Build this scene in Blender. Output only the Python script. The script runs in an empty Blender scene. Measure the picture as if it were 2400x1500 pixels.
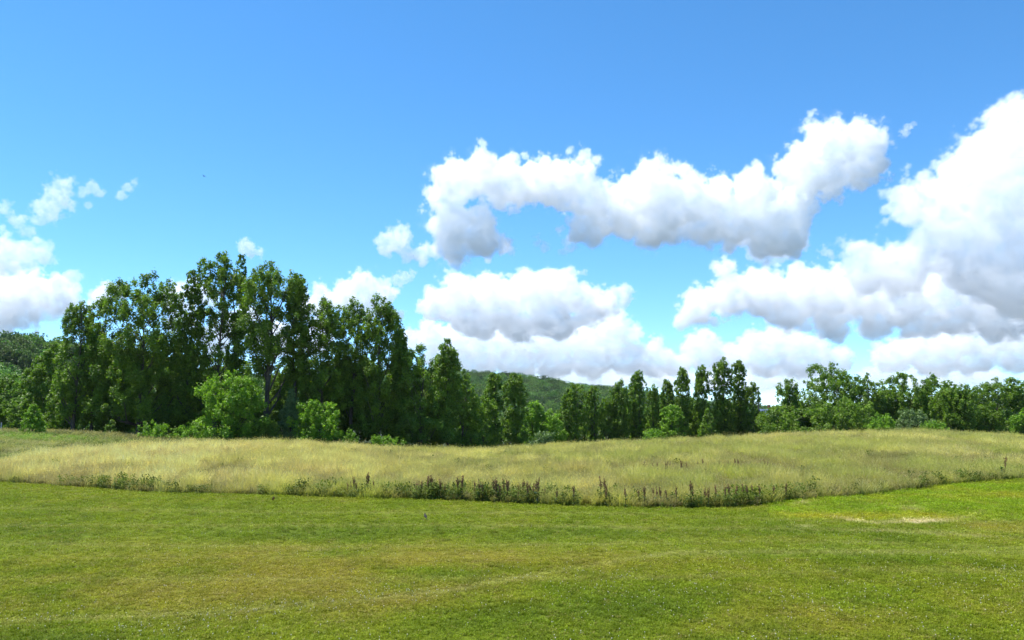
import bpy, math, random
import numpy as np
from mathutils import Vector

R = math.radians
sc = bpy.context.scene
col = sc.collection

# ------------------------------------------------------------------ camera
F = 2000.0                       # focal length in pixels of a 2400 x 1500 picture
HOR = 1000.0                     # picture row of the horizon
PITCH = math.atan((HOR - 750) / F)
CAM = Vector((0, 0, 3.0))
cam = bpy.data.cameras.new('camera')
camo = bpy.data.objects.new('camera', cam)
col.objects.link(camo)
camo.location = CAM
camo.rotation_euler = (math.pi / 2 + PITCH, 0, 0)
cam.sensor_width = 36
cam.lens = 36 * F / 2400
cam.clip_start = 0.1
cam.clip_end = 90000
sc.camera = camo

# ------------------------------------------------------------------ sky, sun, exposure
SUN_EL, SUN_AZ = 66.0, -68.0     # high sun on the left, a little ahead
w = bpy.data.worlds.new('World')
sc.world = w
w.use_nodes = True
nt = w.node_tree
sky = nt.nodes.new('ShaderNodeTexSky')
sky.sky_type = 'NISHITA'
sky.sun_disc = False
sky.sun_elevation = R(SUN_EL)
sky.sun_rotation = R(SUN_AZ)
sky.altitude = 200
sky.air_density = 0.68
sky.dust_density = 0.0
sky.ozone_density = 4.5
hs = nt.nodes.new('ShaderNodeHueSaturation')
hs.inputs['Hue'].default_value = 0.493
hs.inputs['Saturation'].default_value = 1.19
bg = nt.nodes['Background']
bg.inputs['Strength'].default_value = 0.147
nt.links.new(sky.outputs[0], hs.inputs['Color'])
nt.links.new(hs.outputs[0], bg.inputs[0])
sl = bpy.data.lights.new('sun', 'SUN')
suno = bpy.data.objects.new('sun', sl)
col.objects.link(suno)
sl.energy = 4.6
sl.angle = R(0.53)
sl.color = (1.0, 0.975, 0.93)
sd = Vector((math.sin(R(SUN_AZ)) * math.cos(R(SUN_EL)), math.cos(R(SUN_AZ)) * math.cos(R(SUN_EL)), math.sin(R(SUN_EL))))
suno.rotation_euler = sd.to_track_quat('Z', 'Y').to_euler()
suno.location = (0, 0, 60)
vs = sc.view_settings
vs.view_transform = 'Standard'
vs.look = 'None'
vs.gamma = 1.0
vs.use_curve_mapping = False
vs.exposure = 0.85
cy = sc.cycles
cy.use_denoising = True
cy.max_bounces = 28
cy.diffuse_bounces = 8
cy.transmission_bounces = 6
cy.transparent_max_bounces = 8
cy.volume_bounces = 24
cy.volume_step_rate = 2.0
cy.volume_max_steps = 256
cy.use_adaptive_sampling = True
cy.adaptive_threshold = 0.015

# ------------------------------------------------------------------ helpers
def ray(u, v):
    x = (u - 1200) / F
    y = (750 - v) / F
    c, s = math.cos(PITCH), math.sin(PITCH)
    return Vector((x, c - y * s, s + y * c))

def at(u, v, Y):
    """the point of the world seen at picture point (u, v), Y metres ahead"""
    d = ray(u, v)
    return CAM + d * (Y / d.y)

def tag(o, label=None, cat=None, group=None, kind=None):
    if label: o['label'] = label
    if cat: o['category'] = cat
    if group: o['group'] = group
    if kind: o['kind'] = kind
    return o

def empty(name, loc):
    o = bpy.data.objects.new(name, None)
    o.empty_display_size = 0.5
    o.location = loc
    col.objects.link(o)
    return o

def link(name, me, parent=None, loc=None):
    o = bpy.data.objects.new(name, me)
    col.objects.link(o)
    if parent: o.parent = parent
    if loc is not None: o.location = loc
    return o

def np_mesh(name, verts, faces, mats, tint=None, fmat=None, smooth=False, colors=None):
    """verts (n,3); faces: list of (m,k) index arrays, each k-gon"""
    me = bpy.data.meshes.new(name)
    verts = np.asarray(verts, np.float32)
    me.vertices.add(len(verts))
    me.vertices.foreach_set('co', verts.ravel())
    if not isinstance(faces, list): faces = [faces]
    faces = [np.asarray(f, np.int32) for f in faces if len(f)]
    loops = np.concatenate([f.ravel() for f in faces])
    tot = np.concatenate([np.full(len(f), f.shape[1], np.int32) for f in faces])
    start = np.concatenate([[0], np.cumsum(tot)[:-1]]).astype(np.int32)
    me.loops.add(len(loops))
    me.loops.foreach_set('vertex_index', loops)
    me.polygons.add(len(tot))
    me.polygons.foreach_set('loop_start', start)
    me.polygons.foreach_set('loop_total', tot)
    if fmat is not None: me.polygons.foreach_set('material_index', np.asarray(fmat, np.int32))
    me.polygons.foreach_set('use_smooth', np.full(len(tot), smooth))
    for m in (mats if isinstance(mats, (list, tuple)) else [mats]): me.materials.append(m)
    if tint is not None:
        a = me.attributes.new('tint', 'FLOAT', 'POINT')
        a.data.foreach_set('value', np.asarray(tint, np.float32))
    if colors is not None:
        a = me.attributes.new('col', 'FLOAT_COLOR', 'POINT')
        c4 = np.ones((len(verts), 4), np.float32)
        c4[:, :3] = colors
        a.data.foreach_set('color', c4.ravel())
    me.update(calc_edges=True)
    me.validate()
    return me

class Noise:
    """value noise in 2 or 3 dimensions"""
    def __init__(self, seed, n=64):
        self.t = np.random.default_rng(seed).random((n, n, n)).astype(np.float32)
        self.n = n
    def __call__(self, x, y, z=None):
        x = np.asarray(x, float); y = np.asarray(y, float)
        z = np.zeros_like(x) if z is None else np.asarray(z, float)
        n = self.n
        xi, yi, zi = np.floor(x).astype(int), np.floor(y).astype(int), np.floor(z).astype(int)
        fx, fy, fz = x - xi, y - yi, z - zi
        fx, fy, fz = [f * f * (3 - 2 * f) for f in (fx, fy, fz)]
        r = 0
        for a in (0, 1):
            for b in (0, 1):
                for c in (0, 1):
                    r = r + self.t[(xi + a) % n, (yi + b) % n, (zi + c) % n] * (fx if a else 1 - fx) * (fy if b else 1 - fy) * (fz if c else 1 - fz)
        return r
    def fbm(self, x, y, z=None, oct=4, gain=0.55):
        s, a, t = 0, 1.0, 0
        x = np.asarray(x, float); y = np.asarray(y, float)
        z = np.zeros_like(x) if z is None else np.asarray(z, float)
        for i in range(oct):
            s = s + a * self(x * 2**i + 17.3 * i, y * 2**i + 9.1 * i, z * 2**i + 4.7 * i)
            t += a
            a *= gain
        return s / t
NZ = Noise(5)
NZ2 = Noise(11)

def sstep(a, b, x):
    t = np.clip((x - a) / (b - a), 0, 1)
    return t * t * (3 - 2 * t)

# ------------------------------------------------------------------ materials
def new_mat(name):
    m = bpy.data.materials.new(name)
    m.use_nodes = True
    n = m.node_tree
    n.nodes.clear()
    return m, n, n.nodes.new('ShaderNodeOutputMaterial')

LK = 1.75
def leaf_mat(name, dark, light, trans=0.35, rough=0.5, attr='tint', atype='GEOMETRY', transcol=(1.10, 1.35, 0.55), percrown=False):
    m, n, out = new_mat(name)
    a = n.nodes.new('ShaderNodeAttribute')
    a.attribute_name = attr
    a.attribute_type = atype
    mix = n.nodes.new('ShaderNodeMix')
    mix.data_type = 'RGBA'
    mix.inputs[6].default_value = (*[x * LK for x in dark], 1)
    mix.inputs[7].default_value = (*[x * LK for x in light], 1)
    n.links.new(a.outputs['Fac'], mix.inputs[0])
    colour = mix.outputs[2]
    if percrown:
        pc = n.nodes.new('ShaderNodeAttribute')
        pc.attribute_name = 'col'
        pc.attribute_type = 'INSTANCER'
        pm = n.nodes.new('ShaderNodeVectorMath')
        pm.operation = 'MULTIPLY'
        n.links.new(colour, pm.inputs[0])
        n.links.new(pc.outputs['Color'], pm.inputs[1])
        colour = pm.outputs[0]
    return finish_leaf(m, n, out, colour, trans, rough, transcol)

def finish_leaf(m, n, out, colour, trans, rough, transcol, spec=0.3):
    p = n.nodes.new('ShaderNodeBsdfPrincipled')
    p.inputs['Roughness'].default_value = rough
    p.inputs['Specular IOR Level'].default_value = spec
    n.links.new(colour, p.inputs['Base Color'])
    t = n.nodes.new('ShaderNodeBsdfTranslucent')
    vm = n.nodes.new('ShaderNodeVectorMath')
    vm.operation = 'MULTIPLY'
    n.links.new(colour, vm.inputs[0])
    vm.inputs[1].default_value = transcol
    n.links.new(vm.outputs[0], t.inputs[0])
    ms = n.nodes.new('ShaderNodeMixShader')
    ms.inputs[0].default_value = trans
    n.links.new(p.outputs[0], ms.inputs[1])
    n.links.new(t.outputs[0], ms.inputs[2])
    n.links.new(ms.outputs[0], out.inputs[0])
    return m

def grass_mat(name, trans=0.4, tipmix=0.35, tip=(0.66, 0.57, 0.28)):
    """colour comes from each clump, seed heads and tips (tint > 0) turn to straw"""
    m, n, out = new_mat(name)
    a = n.nodes.new('ShaderNodeAttribute')
    a.attribute_name = 'col'
    a.attribute_type = 'INSTANCER'
    b = n.nodes.new('ShaderNodeAttribute')
    b.attribute_name = 'tint'
    mul = n.nodes.new('ShaderNodeMath')
    mul.operation = 'MULTIPLY'
    n.links.new(b.outputs['Fac'], mul.inputs[0])
    mul.inputs[1].default_value = tipmix
    mix = n.nodes.new('ShaderNodeMix')
    mix.data_type = 'RGBA'
    n.links.new(mul.outputs[0], mix.inputs[0])
    n.links.new(a.outputs['Color'], mix.inputs[6])
    mix.inputs[7].default_value = (*tip, 1)
    return finish_leaf(m, n, out, mix.outputs[2], trans, 0.6, (1.1, 1.12, 0.6), 0.12)

def plain_mat(name, c, rough=0.8, var=0.25, scale=8.0, bump=0.0):
    m, n, out = new_mat(name)
    p = n.nodes.new('ShaderNodeBsdfPrincipled')
    p.inputs['Roughness'].default_value = rough
    p.inputs['Specular IOR Level'].default_value = 0.25
    tc = n.nodes.new('ShaderNodeTexCoord')
    nz = n.nodes.new('ShaderNodeTexNoise')
    nz.inputs['Scale'].default_value = scale
    nz.inputs['Detail'].default_value = 5
    n.links.new(tc.outputs['Object'], nz.inputs['Vector'])
    cr = n.nodes.new('ShaderNodeValToRGB')
    cr.color_ramp.elements[0].position = 0.3
    cr.color_ramp.elements[1].position = 0.7
    cr.color_ramp.elements[0].color = (*[x * (1 - var) for x in c], 1)
    cr.color_ramp.elements[1].color = (*[min(1, x * (1 + var)) for x in c], 1)
    n.links.new(nz.outputs[0], cr.inputs[0])
    n.links.new(cr.outputs[0], p.inputs['Base Color'])
    if bump:
        b = n.nodes.new('ShaderNodeBump')
        b.inputs['Strength'].default_value = bump
        n.links.new(nz.outputs[0], b.inputs['Height'])
        n.links.new(b.outputs[0], p.inputs['Normal'])
    n.links.new(p.outputs[0], out.inputs[0])
    return m

M = {}
M['leaf_dark'] = leaf_mat('cottonwood_leaf', (0.041, 0.076, 0.009), (0.128, 0.184, 0.017), 0.42)
M['leaf_mid'] = leaf_mat('maple_leaf', (0.047, 0.086, 0.011), (0.138, 0.196, 0.022), 0.42)
M['leaf_bright'] = leaf_mat('shrub_leaf', (0.058, 0.118, 0.010), (0.172, 0.260, 0.024), 0.42)
M['leaf_grey'] = leaf_mat('silver_leaf', (0.055, 0.090, 0.030), (0.135, 0.180, 0.062), 0.30)
M['leaf_far'] = leaf_mat('hill_leaf', (0.036, 0.074, 0.014), (0.105, 0.172, 0.026), 0.34, percrown=True)
M['bark'] = plain_mat('grey_bark', (0.085, 0.070, 0.055), 0.9, 0.35, 3.0, 0.4)
M['meadow'] = grass_mat('meadow_grass_blade', 0.42, 0.55)
M['lawn'] = grass_mat('lawn_grass_blade', 0.35, 0.25, (0.28, 0.28, 0.03))
M['dock_leaf'] = leaf_mat('dock_leaf', (0.025, 0.045, 0.012), (0.070, 0.115, 0.022), 0.3)
M['dock_seed'] = plain_mat('dock_seed', (0.23, 0.125, 0.06), 0.85, 0.35, 30.0)
M['dock_stem'] = plain_mat('dock_stem', (0.085, 0.062, 0.025), 0.8, 0.3, 15.0)

# ------------------------------------------------------------------ ground
UK = np.array([0, 150, 400, 700, 900, 1080, 1300, 1500, 1700, 1900, 2150, 2400], float)
VF = np.array([1125, 1135, 1150, 1158, 1163, 1168, 1178, 1184, 1183, 1165, 1148, 1127], float)   # foot of the meadow's near edge
DF = 6000 / (VF - 1000)
VM = np.array([1085, 1052, 1033, 1032, 1043, 1049, 1039, 1028, 1020, 1012, 1006, 1018], float)   # top of the meadow's far edge
DM = np.array([60, 80, 95, 100, 105, 110, 115, 118, 120, 122, 125, 125], float)
ZM = 3 - (VM - 1000) * DM / 2000 - 0.62
DT = np.array([105, 108, 112, 115, 118, 126, 150, 165, 165, 150, 150, 145], float)               # foot of the trees
ZT = np.array([2.4, 2.3, 1.65, 1.2, 0.35, -0.6, -0.6, 0.0, 0.4, 1.0, 1.3, 0.6], float)

def uof(x, y):
    return np.clip(1200 + F * x / np.maximum(y, 12.0), -400, 2800)

def ground(x, y):
    x = np.asarray(x, float); y = np.asarray(y, float)
    u = uof(x, y)
    df, dm, zm, dt, zt = [np.interp(u, UK, k) for k in (DF, DM, ZM, DT, ZT)]
    def seg(a, b, za, zb):
        t = np.clip((y - a) / (b - a), 0, 1)
        t = 0.6 * t + 0.4 * t * t * (3 - 2 * t)
        return za + (zb - za) * t
    z = np.where(y < df, 0.0, np.where(y < dm, seg(df, dm, 0, zm), np.where(y < dt, seg(dm, dt, zm, zt), seg(dt, dt + 150, zt, -1.0))))
    near = sstep(200, 60, y)
    z = z + near * 0.10 * (NZ.fbm(x / 7 + 30, y / 5 + 30, oct=3) - 0.5) * sstep(4, 12, y)
    # low swale across the lawn
    z = z - 0.14 * np.exp(-((y - 24 - 0.06 * x) / 2.2) ** 2) * np.exp(-((x + 4) / 9) ** 2)
    # the mown bank on the right climbs a little
    z = z + 0.25 * sstep(0.9, 2.4, (x - 9) / 6) * sstep(24, 34, y) * sstep(60, 40, y)
    return z

def g1(x, y):
    return float(ground(np.array([x]), np.array([y]))[0])

def blob(u, v, su, sv, U, V, rot=0.0):
    a, b = U - u, V - v
    c, s = math.cos(rot), math.sin(rot)
    return np.exp(-(((a * c + b * s) / su) ** 2 + ((b * c - a * s) / sv) ** 2))

def uv_of(x, y):
    """picture place of a point of the lawn (used as map coordinates of its worn patches)"""
    yy = np.maximum(y, 5.0)
    return 1200 + F * x / yy, 1000 + F * 3 / yy

GREEN = np.array([0.155, 0.198, 0.008]); DEEP = np.array([0.095, 0.145, 0.008])
YELL = np.array([0.235, 0.200, 0.020]); BROWN = np.array([0.190, 0.145, 0.060]); SAND = np.array([0.60, 0.48, 0.25])

def lawn_masks(x, y):
    U, V = uv_of(x, y)
    yel = 0.9 * blob(560, 1360, 420, 55, U, V, 0.02) + 0.6 * blob(1000, 1300, 420, 30, U, V) + 0.55 * blob(60, 1400, 160, 35, U, V, -0.2) \
        + 0.6 * blob(1850, 1440, 400, 45, U, V, -0.05) + 0.5 * blob(1250, 1350, 350, 30, U, V, -0.12) + 0.45 * blob(700, 1262, 350, 14, U, V) + 0.4 * blob(2250, 1225, 250, 22, U, V, 0.1)
    n = NZ.fbm(x / 2.1, y / 3.0, oct=5)
    n2 = NZ2.fbm(x / 0.7 + 5, y / 1.1, oct=4)
    yel = np.clip(yel * (0.3 + 1.6 * n) + 1.0 * (n - 0.5) + (n2 - 0.5) * 0.7, 0, 1)
    deep = 0.35 * blob(1300, 1420, 380, 30, U, V, -0.1) + 0.4 * blob(2100, 1310, 450, 25, U, V) + 0.5 * blob(150, 1475, 330, 20, U, V) + 0.6 * blob(100, 1235, 200, 22, U, V) \
        + 0.5 * blob(950, 1235, 550, 12, U, V) + 0.6 * blob(800, 1275, 330, 7, U, V) + 0.5 * blob(1650, 1240, 400, 15, U, V)
    deep = np.clip(deep * (0.5 + 1.2 * n2) + (0.5 - n) * 1.5 + (0.45 - n2) * .5, 0, 1) * (1 - 0.6 * yel)
    # the mown patch and the sandy streaks on the right
    patch = sstep(0.15, 0.6, np.exp(-((V - 1178) / 36) ** 4) * sstep(1740, 1860, U) * sstep(60, 45, y))
    n3 = NZ2.fbm(x / 0.5 + 40, y / 1.5, oct=4)
    sand = 1.25 * blob(2125, 1213, 70, 4.5, U, V, -0.03) + 0.75 * blob(1985, 1212, 60, 3, U, V, 0.12) + 0.35 * blob(2250, 1203, 60, 3, U, V, -0.18) + 0.55 * blob(1870, 1174, 45, 2.5, U, V, -0.08) \
        + 0.33 * blob(2080, 1238, 180, 5, U, V, 0.05) + 0.45 * blob(1860, 1225, 50, 3, U, V) + 0.4 * blob(2120, 1186, 40, 4, U, V) + 0.3 * blob(2330, 1250, 150, 5, U, V, 0.05)
    sand = np.clip(sand * (0.2 + 1.6 * n3) - 0.15, 0, 1)
    bare = np.clip(0.8 * blob(730, 1272, 110, 3, U, V) * (n3 * 2.0) - 0.3, 0, 1)
    return yel, deep, patch, np.maximum(sand, 0.6 * bare)

def lawn_col(x, y):
    yel, deep, patch, sand = lawn_masks(x, y)
    c = GREEN[None] * np.ones((len(x), 1))
    c = c + (DEEP - GREEN)[None] * deep[:, None]
    c = c + (YELL - c) * (0.8 * yel)[:, None]
    n = NZ.fbm(x / 1.2 + 3, y / 2.2 + 8, oct=3)
    pc = np.array([0.175, 0.250, 0.010])[None] + (np.array([0.29, 0.28, 0.020]) - np.array([0.175, 0.250, 0.010]))[None] * np.clip(
        0.45 * sstep(0.5, 0.8, n) + 0.95 * blob(2020, 1203, 250, 8, *uv_of(x, y)) + 0.5 * blob(2330, 1166, 140, 6, *uv_of(x, y)), 0, 1)[:, None]
    c = c + (pc - c) * patch[:, None]
    # pale mowing tracks curving over the lawn
    U, V = uv_of(x, y)
    tr = 0
    for pts, wd, k in (([(0, 1440), (500, 1420), (820, 1395), (1050, 1372), (1400, 1312), (1560, 1285)], 5, .5), ([(0, 1226), (900, 1224), (1500, 1228), (2400, 1240)], 2.5, .35), ([(0, 1186), (700, 1196), (1500, 1200), (1900, 1215)], 3, .3), ([(1300, 1262), (1800, 1258), (2400, 1275)], 4, .3), ([(1500, 1345), (2000, 1325), (2400, 1330)], 5, .3)):
        pu, pv = zip(*pts)
        tr = tr + k * np.exp(-((V - np.interp(U, pu, pv)) / wd) ** 2) * (0.4 + 1.2 * NZ2.fbm(x / 1.5, y / 2.5 + 50, oct=2))
    c = c + (np.array([.30, .29, .08]) - c) * np.clip(tr, 0, .6)[:, None]
    c = c + (SAND - c) * (sand * 0.85)[:, None]
    return c

def meadow_mask(x, y):
    u = uof(x, y)
    wob = 1.6 * (NZ.fbm(x / 2.5, y / 9 + 3, oct=3) - 0.5)
    return sstep(-0.3, 0.3, y + wob - np.interp(u, UK, DF)) * sstep(1.5, -1.5, y - np.interp(u, UK, DM))

ti = np.linspace(-0.78, 0.78, 340)
ti = np.concatenate([-np.array([2.4, 2.0, 1.5, 1.2, 1.0, 0.88]), ti, np.array([0.88, 1.0, 1.2, 1.5, 2.0, 2.4])])
Yr = np.concatenate([np.linspace(-120, 6, 12), np.arange(7, 60, 0.3), np.arange(60, 190, 1.2), np.geomspace(190, 5200, 46)[1:]])
TT, YY = np.meshgrid(ti, Yr)
XX = TT * np.sqrt(np.maximum(YY, 0) ** 2 + 20.0 ** 2)
gx, gy = XX.ravel(), YY.ravel()
gz = ground(gx, gy)
gc = lawn_col(gx, gy) * 0.62
mm = sstep(-0.6, 0.8, gy - np.interp(uof(gx, gy), UK, DF))[:, None]
gc = gc * (1 - mm) + np.array([0.11, 0.10, 0.04]) * mm
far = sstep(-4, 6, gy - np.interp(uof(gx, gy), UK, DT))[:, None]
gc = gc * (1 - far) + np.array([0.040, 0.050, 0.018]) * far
nr, nc = len(Yr), len(ti)
ii = (np.arange(nr - 1)[:, None] * nc + np.arange(nc - 1)[None]).ravel()
gm, gn, gout = new_mat('turf_and_soil')
ga = gn.nodes.new('ShaderNodeAttribute')
ga.attribute_name = 'col'
gp = gn.nodes.new('ShaderNodeBsdfPrincipled')
gp.inputs['Roughness'].default_value = 0.95
gp.inputs['Specular IOR Level'].default_value = 0.1
gt = gn.nodes.new('ShaderNodeTexCoord')
gz1 = gn.nodes.new('ShaderNodeTexNoise')
gz1.inputs['Scale'].default_value = 9.0
gz1.inputs['Detail'].default_value = 6
gn.links.new(gt.outputs['Object'], gz1.inputs['Vector'])
gmr = gn.nodes.new('ShaderNodeMapRange')
gmr.inputs['From Min'].default_value = 0.25
gmr.inputs['From Max'].default_value = 0.75
gmr.inputs['To Min'].default_value = 0.6
gmr.inputs['To Max'].default_value = 1.4
gn.links.new(gz1.outputs[0], gmr.inputs[0])
gv = gn.nodes.new('ShaderNodeVectorMath')
gv.operation = 'SCALE'
gn.links.new(ga.outputs['Color'], gv.inputs[0])
gn.links.new(gmr.outputs[0], gv.inputs['Scale'])
gn.links.new(gv.outputs[0], gp.inputs['Base Color'])
gb = gn.nodes.new('ShaderNodeBump')
gb.inputs['Strength'].default_value = 0.5
gb.inputs['Distance'].default_value = 0.03
gn.links.new(gz1.outputs[0], gb.inputs['Height'])
gn.links.new(gb.outputs[0], gp.inputs['Normal'])
gn.links.new(gp.outputs[0], gout.inputs[0])
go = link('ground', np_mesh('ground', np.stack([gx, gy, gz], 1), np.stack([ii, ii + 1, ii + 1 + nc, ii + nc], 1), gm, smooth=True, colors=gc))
tag(go, kind='structure')

# ------------------------------------------------------------------ leaves, limbs, trees
def leaf_quads(c, nrm, size, rng):
    n = len(c)
    a = rng.normal(size=(n, 3))
    t = np.cross(nrm, a)
    t /= np.linalg.norm(t, axis=1, keepdims=True) + 1e-6
    b = np.cross(nrm, t)
    L = size[:, None] * 0.55
    W = size[:, None] * 0.40
    v = np.stack([c - t * L, c + b * W + nrm * L * 0.15, c + t * L, c - b * W + nrm * L * 0.15], 1).reshape(-1, 3)
    f = np.arange(4 * n).reshape(n, 4)
    return v, f

def tube(path, rad, sides=5):
    """tapered tube along path (k,3)"""
    path = np.asarray(path, float)
    k = len(path)
    d = np.gradient(path, axis=0)
    d /= np.linalg.norm(d, axis=1, keepdims=True) + 1e-9
    ref = np.where(np.abs(d[:, 2:3]) > 0.9, np.array([[1.0, 0, 0]]), np.array([[0, 0, 1.0]]))
    a = np.cross(d, ref)
    a /= np.linalg.norm(a, axis=1, keepdims=True)
    b = np.cross(d, a)
    th = np.linspace(0, 2 * math.pi, sides, endpoint=False)
    ring = (a[:, None] * np.cos(th)[None, :, None] + b[:, None] * np.sin(th)[None, :, None]) * np.asarray(rad)[:, None, None]
    v = (path[:, None] + ring).reshape(-1, 3)
    i = (np.arange(k - 1)[:, None] * sides + np.arange(sides)[None]).ravel()
    j = (np.arange(k - 1)[:, None] * sides + (np.arange(sides)[None] + 1) % sides).ravel()
    return v, np.stack([i, j, j + sides, i + sides], 1)

class Acc:
    def __init__(s): s.v, s.f, s.t, s.n = [], [], [], 0
    def add(s, v, f, t=None):
        s.v.append(v); s.f.append(np.asarray(f) + s.n)
        s.t.append(np.zeros(len(v)) if t is None else np.broadcast_to(t, (len(v),)))
        s.n += len(v)
    def mesh(s, name, mat, smooth=False):
        ks = sorted({f.shape[1] for f in s.f})
        return np_mesh(name, np.concatenate(s.v), [np.concatenate([f for f in s.f if f.shape[1] == k]) for k in ks], mat, tint=np.concatenate(s.t), smooth=smooth)

def spire_profile(t):
    return np.interp(t, [0, 0.12, 0.35, 0.6, 0.8, 0.93, 1.0], [0.62, 0.86, 1.0, 0.98, 0.86, 0.64, 0.30])
def dome_profile(t):
    return np.interp(t, [0, 0.1, 0.3, 0.5, 0.7, 0.85, 0.95, 1.0], [0.80, 0.95, 1.0, 0.98, 0.90, 0.72, 0.48, 0.22])
def cone_profile(t):
    return np.interp(t, [0, 0.15, 0.5, 0.8, 1.0], [0.85, 1.0, 0.66, 0.34, 0.08])

def make_crown(H, W, kind, seed, leaf=0.30, dens=1.0, hb=0.1, holes=0.42, nleaf=9000):
    """crown built of leaf clumps on several leaders; returns leaf mesh arrays and clump centres"""
    rng = np.random.default_rng(seed)
    if kind == 'poplar':
        ns = 3; spires = [(0, 0, 1.0, 0.74)]
        for k in range(ns):
            a = rng.uniform(0, 6.28); spires.append((W * .42 * math.cos(a), W * .42 * math.sin(a), rng.uniform(0.86, 0.98), 0.60))
        prof = spire_profile
    elif kind == 'cottonwood':
        spires = [(0, 0, 1.0, 0.60)]
        for k in range(6):
            a = k * 1.05 + rng.uniform(-.3, .3); r = rng.uniform(.42, .66)
            spires.append((W * r * math.cos(a), W * r * math.sin(a), rng.uniform(0.83, 0.98), rng.uniform(.45, .58)))
        prof = spire_profile
    elif kind == 'cone':
        spires = [(0, 0, 1.0, 1.0)]; prof = cone_profile
    else:
        spires = [(0, 0, 1.0, 0.80)]
        for k in range(7):
            a = k * 0.9 + rng.uniform(-.3, .3); r = rng.uniform(.40, .62)
            spires.append((W * r * math.cos(a), W * r * math.sin(a), rng.uniform(0.74, 0.97), rng.uniform(.48, .62)))
        prof = dome_profile
    vol = [s[3] ** 1.6 * (s[2] - hb) for s in spires]
    vol = np.array(vol) / sum(vol)
    cr0 = np.clip(0.17 * W, 0.28, 0.80)
    nclump = int(np.clip(2.0 * W * (H * (1 - hb)) / cr0 ** 2, 40, 760) * dens)
    off = rng.uniform(0, 50)
    m = nclump * 7
    S = np.array(spires)
    si = rng.choice(len(spires), size=m, p=vol)
    t = rng.random(m) ** 0.85
    z = hb * H + t * (S[si, 2] - hb) * H
    az = rng.uniform(0, 6.283, m)
    rr = prof(t) * S[si, 3] * W * (0.78 + 0.48 * NZ.fbm(az * 0.8 + off, t * 4 + off, oct=2))
    r = rr * np.sqrt(rng.uniform(0.12, 1.0, m))
    Cc = np.stack([S[si, 0] + r * np.cos(az), S[si, 1] + r * np.sin(az), z], 1)
    up = kind in ('poplar', 'cottonwood')
    hn = NZ2.fbm(Cc[:, 0] / ((2.6 if up else 3.4) * cr0) + off, Cc[:, 1] / ((2.6 if up else 3.4) * cr0), Cc[:, 2] / ((7.5 if up else 3.6) * cr0), oct=2)
    ok = np.nonzero(hn > holes)[0][:nclump]
    C = list(Cc[ok])
    RC = list(cr0 * rng.uniform(0.40, 1.30, len(ok)) * (1.0 - 0.35 * t[ok]))
    # the very tips of the leaders
    for s in spires:
        for k in range(7):
            C.append(np.array([s[0] + rng.normal() * (.05 + .025 * k) * W, s[1] + rng.normal() * (.05 + .025 * k) * W, s[2] * H - (0.35 + k * 0.75) * cr0]))
            RC.append(cr0 * (0.42 + 0.07 * k))
    C = np.array(C); RC = np.array(RC)
    w_ = RC ** 2
    cnt = np.maximum(6, (nleaf * w_ / w_.sum())).astype(int)
    idx = np.repeat(np.arange(len(C)), cnt)
    n = len(idx)
    d = rng.normal(size=(n, 3))
    d /= np.linalg.norm(d, axis=1, keepdims=True)
    rad = rng.random(n) ** 0.5 * rng.uniform(0.8, 1.35, n)
    p = C[idx] + d * (RC[idx] * rad)[:, None] * np.array([1.0, 1.0, 1.35] if up else [1.0, 1.0, 1.1])
    p[:, 2] = np.maximum(p[:, 2], 0.03)
    nrm = d * 0.55 + np.array([0, 0, 0.55]) + rng.normal(size=(n, 3)) * 0.55
    nrm /= np.linalg.norm(nrm, axis=1, keepdims=True)
    size = leaf * rng.uniform(0.65, 1.3, n)
    v, f = leaf_quads(p, nrm, size, rng)
    ct = rng.uniform(0.15, 0.75, len(C))
    tint = np.clip(ct[idx] + rng.normal(size=n) * 0.16, 0, 1)
    return v, f, np.repeat(tint, 4), C, RC

def make_limbs(H, W, C, seed, tr, nl=34, lean=0.0, ntop=0.92):
    rng = np.random.default_rng(seed + 999)
    A = Acc()
    k = 9
    t = np.linspace(0, 1, k)
    wob = np.cumsum(rng.normal(size=(k, 2)) * 0.012 * H, axis=0)
    wob -= wob[0]
    tp = np.stack([wob[:, 0] * t, wob[:, 1] * t, t * H * ntop - 0.15], 1)
    rad = tr * np.interp(t, [0, 0.05, 0.5, 1], [1.35, 1.0, 0.55, 0.08])
    A.add(*tube(tp, rad, 8))
    pick = rng.permutation(len(C))[:nl]
    for i in pick:
        c = C[i]
        rr = math.hypot(c[0], c[1])
        z0 = np.clip(c[2] - rr * rng.uniform(0.9, 1.8) - 0.3, 0.06 * H, 0.85 * H)
        ft = min(z0 / (H * ntop), 0.98)
        s = np.array([np.interp(ft, t, tp[:, 0]), np.interp(ft, t, tp[:, 1]), z0])
        mid = (s + c) / 2 + np.array([0, 0, -0.08 * rr]) + rng.normal(size=3) * 0.04 * rr
        r0 = tr * np.interp(ft, [0, 0.5, 1], [0.45, 0.3, 0.12])
        A.add(*tube(np.array([s, (s + mid) / 2, mid, (mid + c) / 2 + np.array([0, 0, .05 * rr]), c]), np.array([1, .85, .65, .4, .15]) * r0, 5))
    return A

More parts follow.
